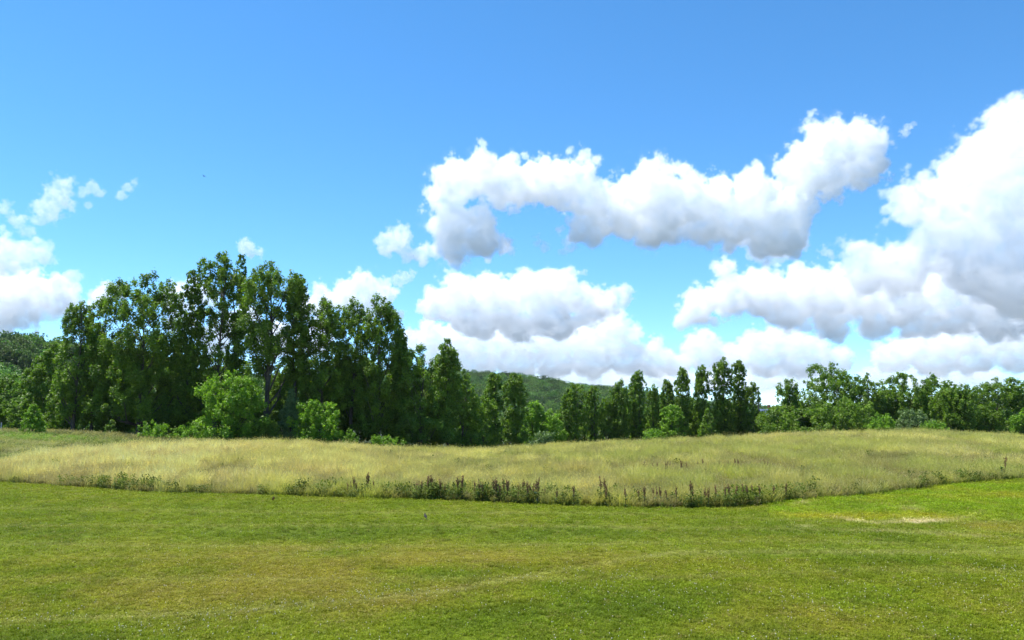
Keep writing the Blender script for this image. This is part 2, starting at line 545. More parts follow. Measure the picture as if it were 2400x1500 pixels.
CROWNS = {}
def tree(name, label, cat, u, vtop, hw, D, kind, mat, seed, group=None, dens=1.0, hb=0.08, holes=0.42, trunk=None, wide=1.16, hero=False, full=1.15):
    X = (u - 1200) / F * D
    z = g1(X, D)
    H = at(u, vtop, D).z - z
    W = hw * wide / F * D
    root = empty(name, (X, D, z))
    def build(H_, W_, sd_):
        leaf = 0.26 * math.sqrt(max(D, 105) / 115) * (0.75 if H_ < 5 else 1.0)
        n = int(np.clip(H_ * (1 - hb) * W_ * 310 * (0.27 / leaf) ** 2, 1200, 44000) * dens * full)
        v, f, t, C, RC = make_crown(H_, W_, kind, sd_, leaf, dens, hb, holes - (0.08 if kind == 'round' else 0.06), n)
        A = make_limbs(H_, W_, C, sd_, trunk if trunk else 0.011 * H_ + 0.02, nl=(34 if kind != 'cone' else 14) if H_ > 5 else 12)
        return np_mesh('crown', v, f, M[mat], tint=t), A.mesh('trunk', M['bark'], True), H_, W_
    if hero:
        cm, tm, H0, W0 = build(H, W, seed)
    else:
        # trees of one kind and build share three crowns, each turned and stretched to its own size
        key = (kind, mat, round(math.log(H / W) / 0.35), round(math.log(H) / 0.6), hb > .03, holes > .45, seed % 3)
        if key not in CROWNS: CROWNS[key] = build(H, W, seed)
        cm, tm, H0, W0 = CROWNS[key]
    rz = 0 if hero else (seed * 2.399) % 6.283
    for nm, me in (('trunk', tm), ('crown', cm)):
        o = link(nm, me, root)
        o.scale = (W / W0, W / W0, H / H0)
        o.rotation_euler = (0, 0, rz)
    tag(root, label, cat, group)
    return root

G_L = 'tall trees of the left grove'
G_M = 'slender trees of the middle row'
G_R = 'trees on the right of the wood edge'
G_S = 'shrubs along the wood edge'
TREES = [
 # name, label, u, vtop, hw, D, kind, mat, seed, options
 ('cottonwood_tree', 'slim dark tree with a ragged rounded top, leftmost tall tree of the grove', 178, 706, 44, 116, 'poplar', 'leaf_dark', 1, dict(dens=.8, holes=.47)),
 ('cottonwood_tree', 'shorter pointed tree just right of the leftmost tall tree', 222, 757, 38, 118, 'poplar', 'leaf_dark', 2, dict()),
 ('cottonwood_tree', 'broad full crowned tree, widest of the tall left grove', 330, 645, 98, 117, 'cottonwood', 'leaf_dark', 3, dict(holes=.39)),
 ('cottonwood_tree', 'narrow tree between the broad crown and the tallest tree', 440, 632, 30, 118, 'poplar', 'leaf_dark', 4, dict()),
 ('cottonwood_tree', 'tallest tree of the grove with sky showing through its airy crown', 507, 594, 54, 119, 'cottonwood', 'leaf_dark', 5, dict(dens=.72, holes=.49)),
 ('cottonwood_tree', 'thin airy spire just right of the tallest tree', 553, 598, 26, 122, 'poplar', 'leaf_dark', 6, dict(dens=.6, holes=.50)),
 ('cottonwood_tree', 'tall tree with a bare dark trunk below its open crown', 625, 612, 72, 117, 'cottonwood', 'leaf_dark', 7, dict(hb=.36, dens=.9, holes=.46, trunk=.42)),
 ('cottonwood_tree', 'slim tree close against the right side of the bare trunked tree', 692, 643, 36, 119, 'poplar', 'leaf_dark', 8, dict(hb=.15, holes=.45)),
 ('cottonwood_tree', 'bushy topped tree, first of the lower trio right of the tall trees', 755, 705, 50, 120, 'cottonwood', 'leaf_dark', 9, dict(hb=.12, holes=.39)),
 ('cottonwood_tree', 'middle tree of the lower trio with gaps of sky in its crown', 824, 699, 46, 121, 'cottonwood', 'leaf_dark', 10, dict(hb=.10, dens=.95, holes=.43)),
 ('cottonwood_tree', 'dense dark columnar tree, rightmost of the lower trio', 890, 696, 54, 120, 'poplar', 'leaf_dark', 11, dict(holes=.38)),
 ('cottonwood_tree', 'slim shoulder tree right of the dense dark column', 938, 772, 30, 123, 'poplar', 'leaf_dark', 12, dict()),
 ('maple_tree', 'rounded tree with pale lit leaves right of the dark column', 988, 812, 62, 121, 'round', 'leaf_mid', 13, dict()),
 ('cottonwood_tree', 'tree with a small round tuft on top at the grove right end', 1050, 797, 40, 123, 'poplar', 'leaf_mid', 14, dict(holes=.45)),
 ('maple_tree', 'shorter sloping tree closing the right end of the left grove', 1085, 868, 36, 125, 'round', 'leaf_mid', 15, dict()),
]
UNDL = ['below the leftmost tall tree on its left', 'at the foot of the leftmost tall tree', 'at the left foot of the broad crown', 'under the middle of the broad crown', 'under the right side of the broad crown', 'left of the tallest tree', 'under the tallest tree', 'just left of the bare dark trunk', 'just right of the bare dark trunk', 'behind the bright rounded bush', 'under the middle of the lower trio', 'left of the dense dark column', 'right of the dense dark column', 'under the rounded pale leaved tree']
UND = [(112, 805, 46, 128), (160, 850, 40, 122), (262, 790, 48, 123), (300, 800, 50, 126), (395, 775, 45, 124), (455, 800, 42, 123), (520, 830, 46, 126), (575, 880, 36, 124),
       (660, 850, 40, 126), (715, 820, 42, 124), (790, 810, 40, 126), (850, 830, 40, 125), (935, 850, 40, 125), (1020, 880, 40, 126)]
for k, a in enumerate(TREES):
    n, lab, u, vt, hw, D, kind, mat, seed, opt = a
    tree(n, lab, 'tree', u, vt, hw, D, kind, mat, seed, group=G_L, hero=True, **opt)
for k, (u, vt, hw, D) in enumerate(UND):
    tree('understorey_tree', 'dark understorey tree ' + UNDL[k], 'tree', u, vt, hw, D, 'round', 'leaf_dark', 40 + k, group='understorey trees of the left grove', hb=.03, holes=.38)

BACKL = ['cut by the left picture edge', 'tall, second from the left', 'tall, left of the grove behind the sapling', 'tall, touching the leftmost grove tree', 'low, beside the white post', 'low, left of the sapling', 'low, just right of the sapling', 'low, at the left foot of the grove']
BACK = [(-30, 880, 50, 150), (28, 878, 42, 152), (75, 868, 46, 148), (120, 880, 42, 146), (5, 930, 36, 138), (55, 930, 34, 136), (105, 925, 34, 134), (150, 920, 34, 134)]
for k, (u, vt, hw, D) in enumerate(BACK):
    tree('maple_tree', 'mid green rounded tree below the left hill, ' + BACKL[k], 'tree', u, vt, hw, D, 'round', 'leaf_mid', 70 + k, group='rounded trees below the left hill', hb=.03, holes=.40)

MID = [
 ('soft light green tree at the left end of the middle row', 1132, 925, 30, 135, 'round', 'leaf_mid', {}),
 ('paler slim tree left of the dark twin topped tree', 1160, 874, 24, 140, 'poplar', 'leaf_mid', {}),
 ('dark twin topped tree standing against the far hill', 1207, 874, 30, 138, 'poplar', 'leaf_dark', dict(holes=.38)),
 ('bright low tree right of the twin topped tree', 1250, 940, 30, 150, 'round', 'leaf_bright', {}),
 ('yellow green bushy tree in the gap below the far hill', 1285, 962, 34, 150, 'round', 'leaf_bright', {}),
 ('small dark tree at the foot of the far hill', 1312, 958, 22, 158, 'round', 'leaf_dark', {}),
 ('broad columnar tree just right of the gap in the row', 1350, 899, 33, 155, 'poplar', 'leaf_dark', dict(holes=.38)),
 ('narrow column beside the broad columnar tree', 1392, 906, 20, 158, 'poplar', 'leaf_dark', {}),
 ('low tree filling between two columns of the middle row', 1424, 932, 26, 160, 'round', 'leaf_mid', {}),
 ('tree with an open rounded top in the middle row', 1453, 890, 28, 160, 'poplar', 'leaf_dark', dict(holes=.45)),
 ('pointed tree with two fine tips in the middle row', 1497, 871, 23, 162, 'poplar', 'leaf_dark', {}),
 ('short thin tree right of the two tipped tree', 1529, 902, 16, 164, 'poplar', 'leaf_mid', dict()),
 ('short slim tree left of the four tall columns', 1561, 891, 17, 165, 'poplar', 'leaf_dark', dict()),
 ('first of the four tall columns at the row right end', 1599, 863, 22, 163, 'poplar', 'leaf_dark', {}),
 ('second of the four tall columns, with open sides', 1645, 855, 23, 163, 'poplar', 'leaf_dark', dict(holes=.45)),
 ('tallest column of the middle row', 1694, 839, 25, 163, 'poplar', 'leaf_dark', dict(holes=.38)),
 ('last tall column with a tapering top beside the tallest column', 1733, 845, 19, 164, 'poplar', 'leaf_dark', {}),
 ('low shoulder tree ending the middle row on the right', 1762, 895, 20, 162, 'poplar', 'leaf_dark', {}),
 ('dark low tree under the first tall columns', 1620, 930, 32, 168, 'round', 'leaf_dark', {}),
 ('dark low tree under the tallest column', 1715, 920, 38, 168, 'round', 'leaf_dark', {}),
 ('dark low tree behind the two tipped tree', 1475, 940, 36, 168, 'round', 'leaf_dark', {}),
 ('dark low tree behind the broad columnar tree', 1375, 950, 34, 166, 'round', 'leaf_dark', {}),
 ('low tree behind the thin trees left of the four columns', 1545, 935, 32, 170, 'round', 'leaf_mid', {}),

 ('low shaded tree behind the dark twin topped tree', 1190, 975, 40, 158, 'round', 'leaf_dark', dict(hb=.01)),
 ('low shaded tree left of the twin topped tree at the wood foot', 1120, 965, 40, 150, 'round', 'leaf_dark', dict(hb=.01)),
 ('low shaded tree in the gap behind the pale grey green shrub', 1240, 985, 34, 165, 'round', 'leaf_mid', dict(hb=.01)),
 ('low shaded tree left of the broad columnar tree', 1320, 985, 30, 170, 'round', 'leaf_dark', dict(hb=.01)),
 ('light green low tree in front of the thin trees of the row', 1572, 948, 27, 155, 'round', 'leaf_bright', dict()),
]
for k, (lab, u, vt, hw, D, kind, mat, opt) in enumerate(MID):
    o = dict(hb=.05)
    o.update(opt)
    tree('poplar_tree' if kind == 'poplar' else 'maple_tree', lab, 'tree', u, vt, hw, D, kind, mat, 100 + k, group=G_M, wide=1.2 if kind == 'poplar' else 1.32, **o)

RIGHT = [
 ('lone pointed tree beside the gap in the right wood edge', 1846, 891, 36, 160, 'poplar', 'leaf_mid', dict(hb=.02)),
 ('large spreading tree with layered limbs, tallest on the right', 1950, 852, 66, 158, 'round', 'leaf_mid', dict(holes=.41)),
 ('airy open tree right of the large spreading tree', 2030, 878, 38, 158, 'round', 'leaf_mid', dict(dens=.7, holes=.51)),
 ('wide low rounded tree in front of the large spreading tree', 1965, 934, 66, 148, 'round', 'leaf_mid', dict(hb=.02)),
 ('greyish low bushy tree left of the wide low rounded tree', 1832, 952, 52, 150, 'round', 'leaf_mid', dict(hb=.02)),
 ('domed dark tree in the middle of the right wood', 2118, 876, 62, 160, 'round', 'leaf_mid', dict(holes=.38)),
 ('domed tree sloping down right of the dark dome', 2182, 884, 56, 162, 'round', 'leaf_mid', dict()),
 ('lower tree behind the domed trees of the right wood', 2235, 900, 40, 164, 'round', 'leaf_mid', {}),
 ('upright tree standing forward of the right wood', 2215, 915, 38, 150, 'poplar', 'leaf_mid', dict(hb=.02)),
 ('pointed green tree forward of the far right trees', 2262, 903, 32, 149, 'poplar', 'leaf_mid', dict(hb=.02)),
 ('broad tree with a flat ragged top near the right edge', 2335, 887, 62, 156, 'round', 'leaf_mid', dict()),
 ('tree cut by the right edge of the picture', 2400, 890, 44, 156, 'round', 'leaf_mid', dict()),
 ('dark low tree below the flat topped tree near the right edge', 2310, 945, 38, 150, 'round', 'leaf_dark', dict(hb=.02)),
 ('dark low tree between the airy tree and the domes', 2075, 915, 40, 162, 'round', 'leaf_dark', dict(hb=.02)),
 ('low dark tree behind the lone pointed tree', 1880, 945, 40, 164, 'round', 'leaf_dark', dict(hb=.02)),
 ('low tree right of the last tall column', 1795, 962, 28, 160, 'round', 'leaf_mid', dict(hb=.02)),
]
for k, (lab, u, vt, hw, D, kind, mat, opt) in enumerate(RIGHT):
    o = dict(hb=.04)
    o.update(opt)
    tree('poplar_tree' if kind == 'poplar' else 'maple_tree', lab, 'tree', u, vt, hw, D, kind, mat, 140 + k, group=G_R, wide=1.28, **o)

SHRUBS = [
 ('pale young conical sapling on the bank at the far left', 85, 950, 27, 104, 'cone', 'leaf_bright', dict()),
 ('small rounded shrub left of the large light green bush', 370, 989, 33, 107, 'round', 'leaf_bright', dict()),
 ('large light green bush, biggest in front of the left grove', 545, 867, 74, 111, 'round', 'leaf_bright', dict(holes=.40)),
 ('low ragged bush at the left foot of the large bush', 450, 992, 36, 109, 'round', 'leaf_bright', dict()),
 ('low bush at the right foot of the large bush', 628, 978, 34, 111, 'round', 'leaf_mid', dict()),
 ('dull grey green bush left of the bright rounded bush', 685, 915, 34, 115, 'cone', 'leaf_grey', dict()),
 ('bright yellow green rounded bush below the lower trio', 746, 938, 50, 111, 'round', 'leaf_bright', dict(holes=.40)),
 ('low spreading bush right of the bright rounded bush', 818, 1008, 26, 112, 'round', 'leaf_bright', dict()),
 ('flat low bush at the meadow rim under the dark column', 905, 1021, 36, 114, 'round', 'leaf_bright', dict()),
 ('small pale bush in the dark shade left of the grove centre', 268, 985, 17, 111, 'cone', 'leaf_mid', dict()),
 ('pale grey green shrub at the foot of the middle gap', 1272, 1012, 30, 128, 'round', 'leaf_grey', dict()),
 ('small bright shrub at the foot of the two tipped tree', 1528, 1003, 24, 145, 'round', 'leaf_bright', dict()),
 ('bright green rounded shrub at the crest below the domed tree', 2060, 970, 32, 138, 'round', 'leaf_bright', dict()),
 ('pale grey green rounded shrub right of the bright green shrub', 2135, 958, 36, 140, 'round', 'leaf_grey', dict()),
 ('small green shrub right of the pale grey green rounded shrub', 2172, 984, 19, 136, 'round', 'leaf_bright', dict()),
 ('small yellow green shrub at the crest by the upright tree', 2200, 991, 16, 135, 'round', 'leaf_bright', dict()),
 ('light green shrub at the right picture edge', 2390, 958, 27, 138, 'round', 'leaf_bright', dict()),
 ('pale shrub left of the dark twin topped tree', 1105, 940, 32, 128, 'round', 'leaf_mid', dict()),
 ('low green shrub below the second tall column', 1655, 960, 22, 150, 'cone', 'leaf_mid', dict()),
]
for k, (lab, u, vt, hw, D, kind, mat, opt) in enumerate(SHRUBS):
    o = dict(hb=.0, holes=.36)
    o.update(opt)
    tree('sapling' if 'sapling' in lab else 'shrub', lab, 'sapling' if 'sapling' in lab else 'shrub', u, vt, hw, D, kind, mat, 200 + k, group=G_S, **o)

# ------------------------------------------------------------------ instanced stuff
def scatter(name, pts, scale, rot, idx, colr, protos, kind='stuff', label=None, cat=None, gain=1.22):
    """one object whose points carry plants; protos are meshes of single plants"""
    me = bpy.data.meshes.new(name)
    me.vertices.add(len(pts))
    me.vertices.foreach_set('co', np.asarray(pts, np.float32).ravel())
    for an, ty, dat, key in (('scl', 'FLOAT_VECTOR', scale, 'vector'), ('rot', 'FLOAT_VECTOR', rot, 'vector')):
        a = me.attributes.new(an, ty, 'POINT')
        a.data.foreach_set(key, np.asarray(dat, np.float32).ravel())
    a = me.attributes.new('idx', 'INT', 'POINT')
    a.data.foreach_set('value', np.asarray(idx, np.int32))
    c4 = np.ones((len(pts), 4), np.float32)
    c4[:, :3] = np.minimum(np.asarray(colr) * gain, 1.6 if gain == 1 else .75)
    a = me.attributes.new('col', 'FLOAT_COLOR', 'POINT')
    a.data.foreach_set('color', c4.ravel())
    o = link(name, me)
    hid = bpy.data.collections.new(name + '_kinds')
    for k, pm in enumerate(protos):
        po = bpy.data.objects.new('%s_kind%d' % (name, k), pm)
        hid.objects.link(po)
    t = bpy.data.node_groups.new(name + '_scatter', 'GeometryNodeTree')
    t.interface.new_socket('Geometry', in_out='INPUT', socket_type='NodeSocketGeometry')
    t.interface.new_socket('Geometry', in_out='OUTPUT', socket_type='NodeSocketGeometry')
    N, L = t.nodes, t.links
    gi, gout_ = N.new('NodeGroupInput'), N.new('NodeGroupOutput')
    ci = N.new('GeometryNodeCollectionInfo')
    ci.inputs['Collection'].default_value = hid
    ci.inputs['Separate Children'].default_value = True
    ci.inputs['Reset Children'].default_value = True
    ip = N.new('GeometryNodeInstanceOnPoints')
    ip.inputs['Pick Instance'].default_value = True
    def attr(nm, ty):
        n = N.new('GeometryNodeInputNamedAttribute')
        n.data_type = ty
        n.inputs['Name'].default_value = nm
        return n.outputs[0]
    L.new(gi.outputs[0], ip.inputs['Points'])
    L.new(ci.outputs[0], ip.inputs['Instance'])
    L.new(attr('idx', 'INT'), ip.inputs['Instance Index'])
    e2r = N.new('FunctionNodeEulerToRotation')
    L.new(attr('rot', 'FLOAT_VECTOR'), e2r.inputs[0])
    L.new(e2r.outputs[0], ip.inputs['Rotation'])
    L.new(attr('scl', 'FLOAT_VECTOR'), ip.inputs['Scale'])
    L.new(ip.outputs[0], gout_.inputs[0])
    md = o.modifiers.new('plants', 'NODES')
    md.node_group = t
    tag(o, label, cat, kind=kind)
    return o

def blade(A, base, az, h, wdt, bend, tint0, tint1, segs=3, rng=None):
    t = np.linspace(0, 1, segs + 1)
    dirv = np.array([math.cos(az), math.sin(az), 0])
    side = np.array([-math.sin(az), math.cos(az), 0])
    p = base + dirv * (bend * h * t ** 2)[:, None] + np.array([0, 0, 1.0]) * (h * t * (1 - 0.35 * bend * t))[:, None]
    wd = wdt * np.array([1.0 - 0.85 * x for x in t])
    v = np.stack([p - side * wd[:, None], p + side * wd[:, None]], 1).reshape(-1, 3)
    f = np.array([[2 * i, 2 * i + 1, 2 * i + 3, 2 * i + 2] for i in range(segs)])
    A.add(v, f, np.repeat(tint0 + (tint1 - tint0) * t, 2))
    return p[-1], dirv

def meadow_clump(seed, n=15, h=0.85, spread=0.28, heads=True):
    rng = np.random.default_rng(seed)
    A = Acc()
    for k in range(n):
        a = rng.uniform(0, 6.28)
        r = spread * math.sqrt(rng.random())
        b = np.array([r * math.cos(a), r * math.sin(a), 0])
        hh = h * rng.uniform(0.6, 1.1)
        tip, dv = blade(A, b, rng.uniform(0, 6.28), hh, rng.uniform(.008, .016), rng.uniform(.1, .55), 0.0, 0.7)
        if heads and k % 2 == 0:
            L = rng.uniform(.09, .16)
            s = np.array([-dv[1], dv[0], 0]) * rng.uniform(.010, .016)
            d = dv * 0.5 * L + np.array([0, 0, 0.75 * L])
            q = tip - d * 0.15
            A.add(np.stack([q, q + d * .45 + s, q + d, q + d * .45 - s]), np.array([[0, 1, 2, 3]]), 1.0)
            s2 = np.cross(s, d) / np.linalg.norm(d)
            A.add(np.stack([q, q + d * .45 + s2, q + d, q + d * .45 - s2]), np.array([[0, 1, 2, 3]]), 1.0)
    return A.mesh('meadow_clump', M['meadow'])

def weed_clump(seed):
    rg = np.random.default_rng(seed)
    A = Acc()
    n = 70
    a = rg.uniform(0, 6.28, n)
    r = 0.22 * np.sqrt(rg.random(n))
    p = np.stack([r * np.cos(a), r * np.sin(a), 0.04 + 0.5 * rg.random(n) ** 1.2], 1)
    nr_ = np.stack([np.cos(a) * .5, np.sin(a) * .5, np.full(n, .7)], 1) + rg.normal(size=(n, 3)) * .4
    nr_ /= np.linalg.norm(nr_, axis=1, keepdims=True)
    v, f = leaf_quads(p, nr_, rg.uniform(.05, .10, n), rg)
    A.add(v, f, 0.0)
    for k in range(6):
        blade(A, np.array([rg.normal() * .08, rg.normal() * .08, 0]), rg.uniform(0, 6.28), rg.uniform(.4, .6), .006, .2, 0, .3)
    return A.mesh('weed_clump', M['meadow'])

def lawn_tuft(seed, n=12, h=0.055, spread=0.07):
    rng = np.random.default_rng(seed)
    A = Acc()
    for k in range(n):
        a = rng.uniform(0, 6.28)
        r = spread * math.sqrt(rng.random())
        blade(A, np.array([r * math.cos(a), r * math.sin(a), -0.005]), rng.uniform(0, 6.28), h * rng.uniform(.5, 1.15), rng.uniform(.0025, .0045), rng.uniform(.2, .9), 0.0, rng.uniform(0, 1) ** 2, segs=2)
    for k in range(5):   # clover and plantain leaves
        a = rng.uniform(0, 6.28)
        r = spread * math.sqrt(rng.random())
        c = np.array([r * math.cos(a), r * math.sin(a), h * rng.uniform(.25, .6)])
        v, f = leaf_quads(c[None], np.array([[rng.normal() * .35, rng.normal() * .35, 1.0]]), np.array([rng.uniform(.014, .026)]), rng)
        A.add(v, f, 0.0)
    return A.mesh('lawn_tuft', M['lawn'])

rng = np.random.default_rng(77)

# mown lawn: density falls with distance while the tufts grow a little
def lawn_points(n, y0, y1, power):
    y = (y0 ** power + (y1 ** power - y0 ** power) * rng.random(n)) ** (1 / power)
    t = rng.uniform(-0.70, 0.70, n)
    return t * (y + 1.5), y
LX, LY = [], []
for n, y0, y1, pw in ((52000, 9.5, 20, 1.4), (62000, 20, 52, 0.9)):
    a, b = lawn_points(n, y0, y1, pw)
    LX.append(a); LY.append(b)
lx, ly = np.concatenate(LX), np.concatenate(LY)
keep = ly < np.interp(uof(lx, ly), UK, DF) + 0.4
yel, deep, patch, sand = lawn_masks(lx, ly)
keep &= rng.random(len(lx)) > sand * 0.62
lx, ly = lx[keep], ly[keep]
yel, deep, patch, sand = [a[keep] for a in (yel, deep, patch, sand)]
lc = lawn_col(lx, ly) * (0.67 + 0.66 * rng.random(len(lx)))[:, None]
lc *= (0.70 + 0.6 * NZ2.fbm(lx / .35, ly / .6, oct=2))[:, None]
straw = (rng.random(len(lx)) < 0.05 + 0.22 * yel)
lc[straw] = lc[straw] * 0.4 + np.array([0.28, 0.22, 0.08]) * 0.6
s = np.interp(ly, [10, 20, 50], [0.95, 1.35, 2.6]) * rng.uniform(.75, 1.25, len(lx))
hz = s * (1.0 - 0.35 * yel + 0.25 * deep + 0.4 * patch) * rng.uniform(.7, 1.2, len(lx)) * np.interp(ly, [10, 50], [1.0, 0.62])
rot = np.stack([rng.normal(size=len(lx)) * .12, rng.normal(size=len(lx)) * .12, rng.uniform(0, 6.28, len(lx))], 1)
scatter('lawn_grass', np.stack([lx, ly, ground(lx, ly)], 1), np.stack([s, s, hz], 1), rot, rng.integers(0, 5, len(lx)), lc,
        [lawn_tuft(300 + k) for k in range(5)], label='short mown green and yellowing grass of the lawn', cat='grass')

# clover heads
def clover_head():
    import bmesh
    bm = bmesh.new()
    bmesh.ops.create_icosphere(bm, subdivisions=1, radius=0.009)
    for v in bm.verts: v.co.z = v.co.z * 0.9 + 0.05
    bmesh.ops.create_cone(bm, segments=3, radius1=0.0012, radius2=0.0012, depth=0.05, cap_ends=False)
    for v in bm.verts:
        if v.co.z < 0.0251 and abs(v.co.x) < 0.002: v.co.z += 0.02
    me = bpy.data.meshes.new('clover_head')
    bm.to_mesh(me)
    bm.free()
    me.materials.append(plain_mat('clover_petal', (0.62, 0.56, 0.40), 0.8, 0.15, 200))
    return me
cx, cyy = lawn_points(26000, 10, 30, 1.2)
U, V = uv_of(cx, cyy)
cm = 0.10 + 0.9 * blob(600, 1425, 420, 22, U, V, -0.12) + 0.7 * blob(80, 1435, 200, 25, U, V, -0.1) + 0.6 * blob(1750, 1380, 500, 60, U, V) + 0.8 * blob(2280, 1370, 250, 40, U, V) \
    + 0.6 * blob(900, 1383, 300, 10, U, V, -0.1) + 0.5 * blob(1300, 1480, 900, 30, U, V) + 0.5 * blob(700, 1340, 300, 8, U, V)
keep = rng.random(len(cx)) < np.clip(cm * (NZ2.fbm(cx / 0.8, cyy / 1.6, oct=3) * 2.4 - 0.65), 0, 1) * 0.75
cx, cyy = cx[keep], cyy[keep]
cs = rng.uniform(.55, 1.15, len(cx))
scatter('clover_flowers', np.stack([cx, cyy, ground(cx, cyy)], 1), np.stack([cs] * 3, 1), np.zeros((len(cx), 3)), np.zeros(len(cx)), np.ones((len(cx), 3)), [clover_head()],
        label='tiny white clover heads sprinkled over the near lawn', cat='flowers')

# tall meadow
def meadow_points(n):
    t = rng.uniform(-0.74, 0.74, n)
    y = 30 + (135 - 30) * rng.random(n) ** 1.25
    return t * y, y
mx_, my_ = meadow_points(98000)
u_ = uof(mx_, my_)
df_, dm_ = np.interp(u_, UK, DF), np.interp(u_, UK, DM)
wob = 1.3 * (NZ.fbm(mx_ / 1.8, my_ / 9 + 3, oct=3) - 0.5)
keep = (my_ + wob > df_) & (my_ < dm_ + 2.0)
mx_, my_, u_, df_, dm_ = [a[keep] for a in (mx_, my_, u_, df_, dm_)]
n = len(mx_)
edge = np.clip(1 - (my_ - df_) / 4.0, 0, 1)
pn = NZ.fbm(mx_ / 9, my_ / 14 + 7, oct=4)
pn2 = NZ2.fbm(mx_ / 2.2, my_ / 4.5, oct=3)
strawness = np.interp(u_, [-400, 0, 500, 900, 1300, 2400], [.88, .88, .78, .34, .12, .08])
strawness = np.clip(strawness + 1.1 * (pn - 0.5) + 0.8 * (pn2 - 0.5) - 0.45 * edge, 0, 1)
rusty = np.exp(-((my_ - 55 - 0.004 * (u_ - 1600)) / 4.5) ** 2) * sstep(1100, 1350, u_) * sstep(1950, 1750, u_)
mg = np.array([0.228, 0.264, 0.028]); ms_ = np.array([0.62, 0.51, 0.25]); mo = np.array([0.055, 0.095, 0.022])
mc = mg[None] + (ms_ - mg)[None] * strawness[:, None]
mc = mc + (np.array([0.27, 0.17, 0.08]) - mc) * (0.45 * rusty + 0.25 * sstep(.55, .7, NZ2.fbm(mx_ / 4 + 60, my_ / 6, oct=3)))[:, None]
mc = mc + (mo - mc) * (0.50 * edge * sstep(.35, .6, NZ.fbm(mx_ / 1.4 + 9, my_ / 3, oct=3)))[:, None]
pn3 = sstep(.34, .66, NZ2.fbm(mx_ / 1.3 + 31, my_ / 3.2 + 5, oct=3))
mc = mc * np.clip(0.45 + 0.65 * rng.random(n) + 1.0 * (pn3 - .45) + 1.1 * (pn2 - .5), .2, 1.6)[:, None]
# lodged grass: clumps lean together, following a slow swirl
ang = 6.28 * 1.6 * NZ.fbm(mx_ / 11 + 21, my_ / 16, oct=2)
tilt = np.clip(0.95 * (NZ2.fbm(mx_ / 3.0 + 2, my_ / 5 + 2, oct=3) - 0.36) * 2.2, 0.03, 1.0) * (1 - 0.7 * edge)
tilt = tilt * np.interp(u_, [0, 700, 1200], [0.6, 0.8, 1.25])
yaw = rng.uniform(0, 6.28, n)
# euler XYZ with yaw first is not what we need: lean in world space = Rz(ang) Rx(tilt) Rz(yaw)
ca, sa = np.cos(ang), np.sin(ang)
rx, ry = tilt * ca, tilt * sa
rot = np.stack([rx, ry, yaw], 1)
sc_ = rng.uniform(.75, 1.2, n) * np.interp(my_, [35, 60, 130], [0.95, 1.15, 1.9])
hz_ = rng.uniform(.55, 1.22, n) * np.interp(u_, [0, 600, 1200], [1.0, .95, .82]) * (1 - 0.25 * edge)
hz_ *= np.clip(0.38 + 0.50 * pn2 + 0.55 * pn3, .35, 1.3)
# the protos are built in tilted order: yaw is inside the proto choice, so the order of axes does not matter much
scatter('meadow_grass', np.stack([mx_, my_, ground(mx_, my_) - 0.03], 1), np.stack([sc_, sc_, hz_], 1), rot, rng.integers(0, 6, n), mc,
        [meadow_clump(400 + k, n=16) for k in range(3)] + [meadow_clump(410 + k, n=24, spread=.13) for k in range(3)], label='tall straw and green meadow grass with bending seed heads', cat='grass')

# weedy bank behind the meadow on the left and the rough rim in front of the trees
bx_, by_ = meadow_points(60000)
u_ = uof(bx_, by_)
dm_, dt_ = np.interp(u_, UK, DM), np.interp(u_, UK, DT)
keep = (by_ > dm_ - 1) & (by_ < dt_ + 6) & (u_ < 1500)
bx_, by_, u_, dm_, dt_ = [a[keep] for a in (bx_, by_, u_, dm_, dt_)]
n = len(bx_)
pn = NZ.fbm(bx_ / 4 + 11, by_ / 7, oct=4)
bc = np.array([0.095, 0.150, 0.030])[None] + (np.array([0.20, 0.24, 0.06]) - np.array([0.095, 0.150, 0.030]))[None] * sstep(.42, .66, pn)[:, None]
brown = sstep(101, 105, by_) * 0.4 * sstep(600, 300, u_)
bc = bc + (np.array([0.20, 0.15, 0.10]) - bc) * brown[:, None]
lush = np.exp(-(((bx_ + 54) / 5.0) ** 2 + ((by_ - 98) / 5) ** 2)) + np.exp(-((by_ - 112) / 5.0) ** 2) * sstep(380, 470, u_) * 0.8
lush = np.clip(lush * 1.4, 0, 1)
bc = bc + (np.array([0.110, 0.240, 0.012]) - bc) * lush[:, None]
dk = sstep(.50, .66, NZ2.fbm(bx_ / 2.2 + 8, by_ / 5 + 4, oct=3))
bc = bc + (np.array([.045, .075, .028]) - bc) * (dk * .8 * (1 - lush))[:, None]
pale = sstep(.56, .68, NZ.fbm(bx_ / 3 + 80, by_ / 6 + 4, oct=3)) * (1 - lush)
bc = bc + (np.array([.34, .33, .16]) - bc) * (pale * .6)[:, None]
bc *= (0.65 + 0.6 * rng.random(n))[:, None]
s_ = rng.uniform(.9, 1.5, n)
h_ = rng.uniform(.35, .75, n) * (1 - .35 * lush)
scatter('bank_grass', np.stack([bx_, by_, ground(bx_, by_) - 0.03], 1), np.stack([s_ * 1.3, s_ * 1.3, h_], 1),
        np.stack([rng.normal(size=n) * .15, rng.normal(size=n) * .15, rng.uniform(0, 6.28, n)], 1), rng.integers(0, 6, n), bc,
        [meadow_clump(430 + k, n=20, h=.8) for k in range(3)] + [weed_clump(450 + k) for k in range(3)], label='rough green grass and weeds on the bank before the left trees', cat='grass')

